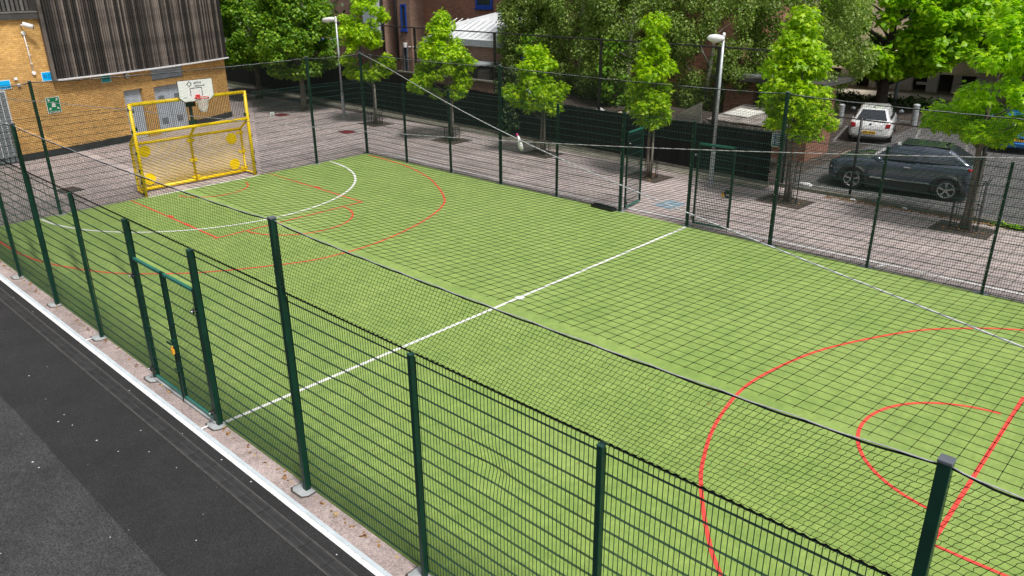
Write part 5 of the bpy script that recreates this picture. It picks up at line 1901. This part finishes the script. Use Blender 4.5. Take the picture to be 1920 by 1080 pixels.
obj('tower_panel', MB().box(-0.3, 0.3, -0.03, 0.03, 2.4, 3.1).box(-1.0, -0.31, -0.05, -0.01, 2.1, 2.45), blue_plastic, t, bevel=0.02)
obj('tower_leg', MB().box(-0.3, -0.22, 0.0, 0.08, 0, 2.4).box(0.22, 0.3, 0.0, 0.08, 0, 2.4), timber_brown, t)

# white shop front beyond the hedge, cream awnings
sh = thing('white_shop_building', 'white building with dark doorways and cream awning beyond the hedge', 'building', (-11, 47, 0), R(4))
bays = [(0.0, 0.5), (1.3, 1.55), (2.35, 3.3), (4.1, 4.5), (5.2, 6.6), (7.4, 8.0), (8.8, 9.2), (10.0, 12.0)]
prev = None
for a, b in bays:
    obj('pier', MB().box(a, b, 0, 0.4, 0, 1.45), render_white, sh)
obj('wall_back', MB().box(-2, 14, 0.8, 1.0, 0, 3.4), fascia, sh)
obj('wall_over', MB().box(-2, 14, 0.0, 0.7, 1.451, 1.9), render_white, sh)
obj('awning', MB().prism([(0, 1.45), (-1.6, 1.25), (-1.6, 1.35), (0, 2.6)], (-2, 0, 0), (0, 1, 0), (0, 0, 1), 16), render_cream, sh)
obj('upper_wall', MB().box(-2, 14, 0.0, 0.7, 2.61, 9), render_cream, sh)
for k in range(6):
    obj('counter', MB().box(0.6 + 2.1 * k, 1.2 + 2.1 * k, -0.3, -0.01, 0.45, 0.6), render_white, sh)

# ------------------------------------------------------------------ cars
def loft_body(stations, sub=2):
    """stations: (x, halfwidth, zbottom, zmid, zbelt, ztop, topwidth)"""
    vs_, fs_ = [], []
    for (x, hw, zb, zm, zl, zt, tw) in stations:
        half = [(0.0, zb), (hw * 0.86, zb), (hw * 0.985, zb + 0.10), (hw, zm), (hw * 0.985, zl), (tw * hw, zt), (tw * hw * 0.5, zt + 0.012), (0.0, zt + 0.02)]
        ring = [(x, y, z) for y, z in half] + [(x, -y, z) for y, z in half[-2:0:-1]]
        vs_ += ring
    n = 14
    for i in range(len(stations) - 1):
        for j in range(n):
            fs_.append((i * n + j, i * n + (j + 1) % n, (i + 1) * n + (j + 1) % n, (i + 1) * n + j))
    fs_ += [tuple(range(n))[::-1], tuple((len(stations) - 1) * n + j for j in range(n))]
    m_ = MB()
    m_.add(vs_, fs_)
    return m_


def subsurf(o, lv=2):
    s_ = o.modifiers.new('sub', 'SUBSURF')
    s_.levels = lv
    s_.render_levels = lv
    return o


def wheel(t, x, y, r_, side, spokes, arch):
    w_ = obj('wheel', MB().cyl((x, y - 0.10, r_), (x, y + 0.10, r_), r_ * 0.98, 28), black_rubber, t, bevel=0.03)
    yo = y + side * 0.101
    obj('rim', MB().tube([(x + r_ * 0.66 * math.cos(a * math.pi / 14), yo, r_ + r_ * 0.66 * math.sin(a * math.pi / 14)) for a in range(28)], 0.018, 6, closed=True), chrome, w_, smooth=True)
    sp = MB()
    for k in range(spokes):
        a = 2 * math.pi * k / spokes + 0.3
        for da in (-0.10, 0.10):
            sp.beam((x + 0.05 * math.cos(a), yo + side * 0.005, r_ + 0.05 * math.sin(a)), (x + r_ * 0.66 * math.cos(a + da), yo, r_ + r_ * 0.66 * math.sin(a + da)), 0.03, 0.035, (0, 1, 0))
    sp.cyl((x, yo, r_), (x, yo + side * 0.02, r_), 0.06, 12)
    obj('spokes', sp, chrome, w_)
    ar = MB()
    pts = [(x + r_ * 1.13 * math.cos(R(a)), y + side * 0.085, r_ + r_ * 1.13 * math.sin(R(a))) for a in range(-12, 193, 12)]
    ar.tube(pts, 0.085 if arch else 0.035, 8)
    obj('wheel_arch', ar, black_rubber, t, smooth=True)
    return w_


def greenhouse(t, paint, rows, belt_hw, roof_hw, split, hatch=False):
    """rows = (x windscreen base, x windscreen top, x roof rear, x rear window base, z belt front, z belt rear, z roof front, z roof rear)"""
    xa, xb, xc, xd, zf, zr_, tf, tr2 = rows
    xm = (xb + xc) / 2
    tmz = max(tf, tr2) + 0.035
    S = [(xa, belt_hw * 0.93, zf), (xd, belt_hw * 0.90, zr_)]
    v = [(xa, belt_hw * 0.94, zf), (xa, -belt_hw * 0.94, zf), (xb, roof_hw, tf), (xb, -roof_hw, tf), (xm, roof_hw * 1.03, tmz), (xm, -roof_hw * 1.03, tmz),
         (xc, roof_hw * 0.96, tr2), (xc, -roof_hw * 0.96, tr2), (xd, belt_hw * 0.90, zr_), (xd, -belt_hw * 0.90, zr_), ((xa + xd) / 2, belt_hw, (zf + zr_) / 2), ((xa + xd) / 2, -belt_hw, (zf + zr_) / 2)]
    f_ = [(0, 1, 3, 2), (2, 3, 5, 4), (4, 5, 7, 6), (6, 7, 9, 8), (0, 2, 4, 10), (10, 4, 6, 8), (1, 11, 5, 3), (11, 9, 7, 5), (0, 10, 8, 9, 11, 1)]
    g = MB()
    g.add(v, f_)
    cab = obj('cabin', g, paint, t, bevel=0.09)
    cab.modifiers[0].segments = 4

    def pane(name, quad, mt_, off=0.012, shrink=0.87, parent=cab):
        q = [Vector(p) for p in quad]
        c = sum(q, Vector()) / len(q)
        nn = (q[1] - q[0]).cross(q[2] - q[0]).normalized()
        if nn.dot(c - Vector(((xa + xd) / 2, 0, zf - 0.5))) < 0:
            nn = -nn
        p2 = [c + (p - c) * shrink + nn * off for p in q]
        p1 = [p - nn * 0.03 for p in p2]
        k = len(q)
        m_ = MB()
        m_.add(p1 + p2, [tuple(range(k)), tuple(range(k, 2 * k))] + [(i, (i + 1) % k, k + (i + 1) % k, k + i) for i in range(k)])
        return obj(name, m_, mt_, parent, bevel=0.008)
    pane('windscreen', [v[0], v[1], v[3], v[2]], car_glass)
    pane('rear_window', [v[6], v[7], v[9], v[8]], car_glass, shrink=0.84)
    for s, (i0, i1, i2, i3, i4, i5) in ((1, (0, 2, 4, 6, 8, 10)), (-1, (1, 3, 5, 7, 9, 11))):
        A, B, M_, C_, Dd, E_ = [Vector(v[i]) for i in (i0, i1, i2, i3, i4, i5)]
        up = 0.045
        q1 = [A.lerp(E_, 0.10) + Vector((0, 0, 0.03)), E_ + Vector((0.05, 0, 0.03)), M_ + Vector((0.05, 0, -0.075)), B + Vector((0.03, 0, -0.075))]
        q2 = [E_ + Vector((-0.05, 0, 0.03)), Dd.lerp(E_, 0.28) + Vector((0, 0, 0.03)), C_ + Vector((0.10, 0, -0.10)), M_ + Vector((-0.05, 0, -0.075))]
        pane('side_window', q1, car_glass, 0.010, 0.96)
        pane('side_window', q2, car_glass, 0.010, 0.96)
    return cab


def plate_marks(t, x, y0, w, z, h, rotz=0):
    p = obj('number_plate', MB().box(x - 0.012, x, y0 - w / 2, y0 + w / 2, z - h / 2, z + h / 2), plate_yellow, t)
    mk = MB()
    ys_ = np.linspace(-w * 0.40, w * 0.40, 8)
    for k, yy in enumerate(ys_):
        if k == 4:
            continue
        mk.box(x - 0.0155, x - 0.0125, y0 + yy - 0.017, y0 + yy + 0.012, z - h * 0.30, z + h * 0.30)
    obj('plate_lettering', mk, ink, p)


# dark grey SUV, front to the left
suv = thing('parked_car', 'dark grey sporty SUV parked along the kerb behind the chain link fence', 'car', (3.10, 22.66, 0.01), R(188))
suv.scale = (1.06, 1.03, 1.03)
st_ = [(2.13, 0.62, 0.34, 0.48, 0.66, 0.78, 0.8), (2.05, 0.80, 0.22, 0.5, 0.78, 0.88, 0.8), (1.75, 0.89, 0.20, 0.55, 0.88, 0.98, 0.82), (1.2, 0.91, 0.20, 0.58, 0.95, 1.04, 0.84), (0.75, 0.90, 0.20, 0.58, 0.98, 1.07, 0.86),
       (0.0, 0.90, 0.20, 0.55, 0.98, 1.04, 0.9), (-0.8, 0.905, 0.20, 0.56, 1.02, 1.07, 0.9), (-1.4, 0.92, 0.21, 0.60, 1.06, 1.12, 0.86), (-1.9, 0.88, 0.26, 0.62, 1.04, 1.10, 0.84), (-2.08, 0.78, 0.34, 0.62, 0.95, 1.0, 0.85)]
subsurf(obj('body', loft_body(st_), paint_grey, suv, smooth=True))
greenhouse(suv, paint_grey, (0.95, 0.15, -1.25, -1.88, 1.03, 1.08, 1.50, 1.50), 0.83, 0.58, 0.0)
obj('roof_panel', MB().prism([(-1.2, -0.5), (0.12, -0.52), (0.12, 0.52), (-1.2, 0.5)], (0, 0, 1.545), (1, 0, 0), (0, 1, 0), 0.012), paint_grey, suv)
for x in (1.32, -1.33):
    for s in (-1, 1):
        wheel(suv, x, s * 0.80, 0.345, s, 5, True)
for s in (-1, 1):
    obj('sill_trim', MB().box(-0.92, 0.92, s * 0.915 - 0.02, s * 0.915 + 0.02, 0.16, 0.46), black_rubber, suv, bevel=0.015)
    obj('sill_strip', MB().box(-0.85, 0.80, s * 0.925 - 0.018, s * 0.925 + 0.018, 0.462, 0.50), chrome, suv, bevel=0.008)
    obj('door_handle', MB().box(-0.28, -0.10, s * 0.918 - 0.02, s * 0.918 + 0.02, 0.88, 0.92), chrome, suv, bevel=0.01)
    obj('mirror', MB().lathe([(0.02, -0.07), (0.10, -0.05), (0.11, 0.03), (0.03, 0.08)], 10, (0.62, s * 1.02, 1.10)), paint_grey, suv, smooth=True)
    obj('headlight', MB().beam((2.06, s * 0.42, 0.80), (1.82, s * 0.80, 0.84), 0.10, 0.08), window_glass, suv, bevel=0.02)
    obj('fog_lamp', MB().beam((2.10, s * 0.60, 0.62), (1.98, s * 0.80, 0.66), 0.06, 0.05), chrome, suv)
    obj('tail_light', MB().beam((-2.06, s * 0.55, 0.99), (-1.80, s * 0.87, 1.02), 0.10, 0.07), lamp_red, suv, bevel=0.015)
    obj('lower_trim', MB().beam((2.02, s * 0.40, 0.36), (1.70, s * 0.86, 0.36), 0.10, 0.24), black_rubber, suv, bevel=0.03)
    obj('lower_trim', MB().beam((-2.02, s * 0.40, 0.42), (-1.72, s * 0.86, 0.42), 0.10, 0.26), black_rubber, suv, bevel=0.03)
obj('roof_aerial', MB().beam((-1.02, 0, 1.555), (-1.14, 0, 1.62), 0.04, 0.05), ink, suv)

# white hatchback, rear to the viewer
wc = thing('parked_car', 'white hatchback parked with its rear towards the viewer', 'car', (-1.02, 31.55, 0.01), R(105))
st_ = [(2.10, 0.60, 0.28, 0.45, 0.60, 0.68, 0.8), (2.0, 0.78, 0.20, 0.46, 0.66, 0.75, 0.8), (1.5, 0.86, 0.18, 0.5, 0.80, 0.88, 0.8), (0.9, 0.87, 0.18, 0.52, 0.86, 0.95, 0.84), (0.0, 0.87, 0.18, 0.52, 0.90, 0.94, 0.9),
       (-1.0, 0.88, 0.18, 0.52, 0.92, 0.96, 0.9), (-1.7, 0.87, 0.20, 0.54, 0.92, 1.0, 0.86), (-2.0, 0.83, 0.24, 0.50, 0.86, 0.95, 0.86), (-2.11, 0.76, 0.30, 0.48, 0.62, 0.66, 0.9)]
subsurf(obj('body', loft_body(st_), paint_white, wc, smooth=True))
cab = greenhouse(wc, paint_white, (1.0, 0.20, -1.40, -1.94, 0.93, 0.93, 1.38, 1.36), 0.79, 0.54, 0.0)
for x in (1.30, -1.32):
    for s in (-1, 1):
        wheel(wc, x, s * 0.76, 0.31, s, 6, False)
for s in (-1, 1):
    obj('mirror', MB().lathe([(0.02, -0.06), (0.10, -0.05), (0.11, 0.03), (0.03, 0.08)], 10, (0.68, s * 0.99, 1.02)), steel_dark, wc, smooth=True)
    obj('tail_light', MB().prism([(-0.10, -0.10), (0.10, -0.07), (0.12, 0.10), (-0.07, 0.08)] if s > 0 else [(0.10, -0.10), (0.07, 0.08), (-0.12, 0.10), (-0.10, -0.07)], (-2.00, s * 0.66, 0.76), (0, 1, 0), (0.12, 0, 1), -0.08), lamp_red, wc, bevel=0.012)
    obj('headlight', MB().beam((2.0, s * 0.42, 0.62), (1.8, s * 0.74, 0.68), 0.12, 0.10), window_glass, wc, bevel=0.02)
plate_marks(wc, -2.115, 0.02, 0.52, 0.48, 0.115)
obj('boot_line', MB().box(-2.108, -2.07, -0.50, 0.50, 0.597, 0.603), steel_dark, wc)
obj('bumper_lip', MB().box(-2.10, -1.9, -0.68, 0.68, 0.20, 0.30), black_rubber, wc, bevel=0.03)
em = MB().cyl((-2.065, 0, 0.83), (-2.085, 0, 0.83), 0.042, 16)
obj('emblem', em, chrome, wc)
obj('emblem_centre', MB().cyl((-2.0855, 0, 0.83), (-2.088, 0, 0.83), 0.028, 14), sign_navy, wc)
obj('roof_aerial', MB().beam((-1.12, 0, 1.385), (-1.25, 0, 1.43), 0.04, 0.05), ink, wc)

# blue car at the right edge
bc = thing('parked_car', 'bright blue car cut off by the right edge', 'car', (4.15, 33.1, 0.01), R(102))
subsurf(obj('body', loft_body(st_), paint_blue, bc, smooth=True))
greenhouse(bc, paint_blue, (0.95, 0.25, -1.50, -1.98, 0.93, 0.95, 1.42, 1.40), 0.80, 0.60, 0.0)
for x in (1.30, -1.32):
    for s in (-1, 1):
        wheel(bc, x, s * 0.76, 0.31, s, 6, False)
for s in (-1, 1):
    obj('tail_light', MB().lathe([(0.04, -0.16), (0.13, -0.10), (0.14, 0.08), (0.05, 0.16)], 10, (-1.95, s * 0.70, 0.80)), lamp_red, bc, smooth=True)
    obj('mirror', MB().lathe([(0.02, -0.06), (0.10, -0.05), (0.11, 0.03), (0.03, 0.08)], 10, (0.68, s * 0.99, 1.02)), paint_blue, bc, smooth=True)
plate_marks(bc, -2.115, 0.0, 0.52, 0.58, 0.115)
obj('bumper_strip', MB().tube([(-1.95, -0.80, 0.44), (-2.13, -0.5, 0.44), (-2.15, 0, 0.44), (-2.13, 0.5, 0.44), (-1.95, 0.80, 0.44)], 0.03, 8), paint_blue, bc, smooth=True)

# ------------------------------------------------------------------ litter, fallen leaves, weeds
def scatter(name, label, pts, size, material, kind='diamond'):
    P = np.array(pts)
    nrm = np.tile(np.array([0, 0, 1.0]), (len(P), 1)) + 0.35 * nrng.standard_normal((len(P), 3))
    V, F = leaves(P, nrm, size * nrng.uniform(0.6, 1.3, len(P)), kind, 0.0)
    V[:, 2] = np.maximum(V[:, 2], P[0][2] - 0.004)
    return obj(name, np_mesh(name, V, F, material), None, kind='stuff', label=label, cat='litter')


pts = []
for i in range(700):     # along the kerb by the chain link fence
    x = 1.6 + 5.4 * rng.random()
    pts.append((x, 20.18 - abs(rng.gauss(0, 0.14)) + 0.02 * x, 0.012))
for (x, y), *_ in [(s_[0],) for s_ in ST]:
    for i in range(70):
        pts.append((x + rng.gauss(0, 0.38), y + rng.gauss(0, 0.30), 0.014))
for i in range(160):
    pts.append((XL + 0.5 + 30 * rng.random(), W + 0.05 + 0.12 * rng.random(), 0.03))
for i in range(260):
    pts.append((-14 + 26 * rng.random(), -0.06 + 0.05 * rng.random(), 0.016))
scatter('fallen_leaves', 'fallen brown leaves along kerb, tree pits and fence feet', pts, 0.07, leaf_dead)
pts = [(-40 + 55 * rng.random(), 14.6 + 5 * rng.random(), 0.01) for i in range(170)] + [(XL + 28 * rng.random(), W * rng.random(), 0.034) for i in range(60)]
scatter('loose_leaves', 'odd loose leaves scattered on paving and turf', pts, 0.05, leaf_dead)
pts = [(7.0 + rng.gauss(0, 0.25), 20.2 + rng.gauss(0, 0.07), 0.05 + 0.06 * rng.random()) for i in range(160)]
scatter('kerb_weeds', 'green weeds at the kerb near the right edge', pts, 0.12, leaf_catalpa)
for k, (x, y, lb) in enumerate(((0.75, 20.55, 'crumpled white plastic bag on the kerb left of the dark car'), (4.0, 20.25, 'white scrap of paper at the kerb below the dark car'), (2.45, 20.2, 'white paper scrap at the foot of the chain link pole'))):
    lump('litter', lb, 'litter', (x, y, 0.12 if k == 0 else 0.01), ((0.3, 0.12, 0.12) if k == 0 else (0.09, 0.06, 0.07)), plastic_white, 60 + k, 'white litter by the kerb')
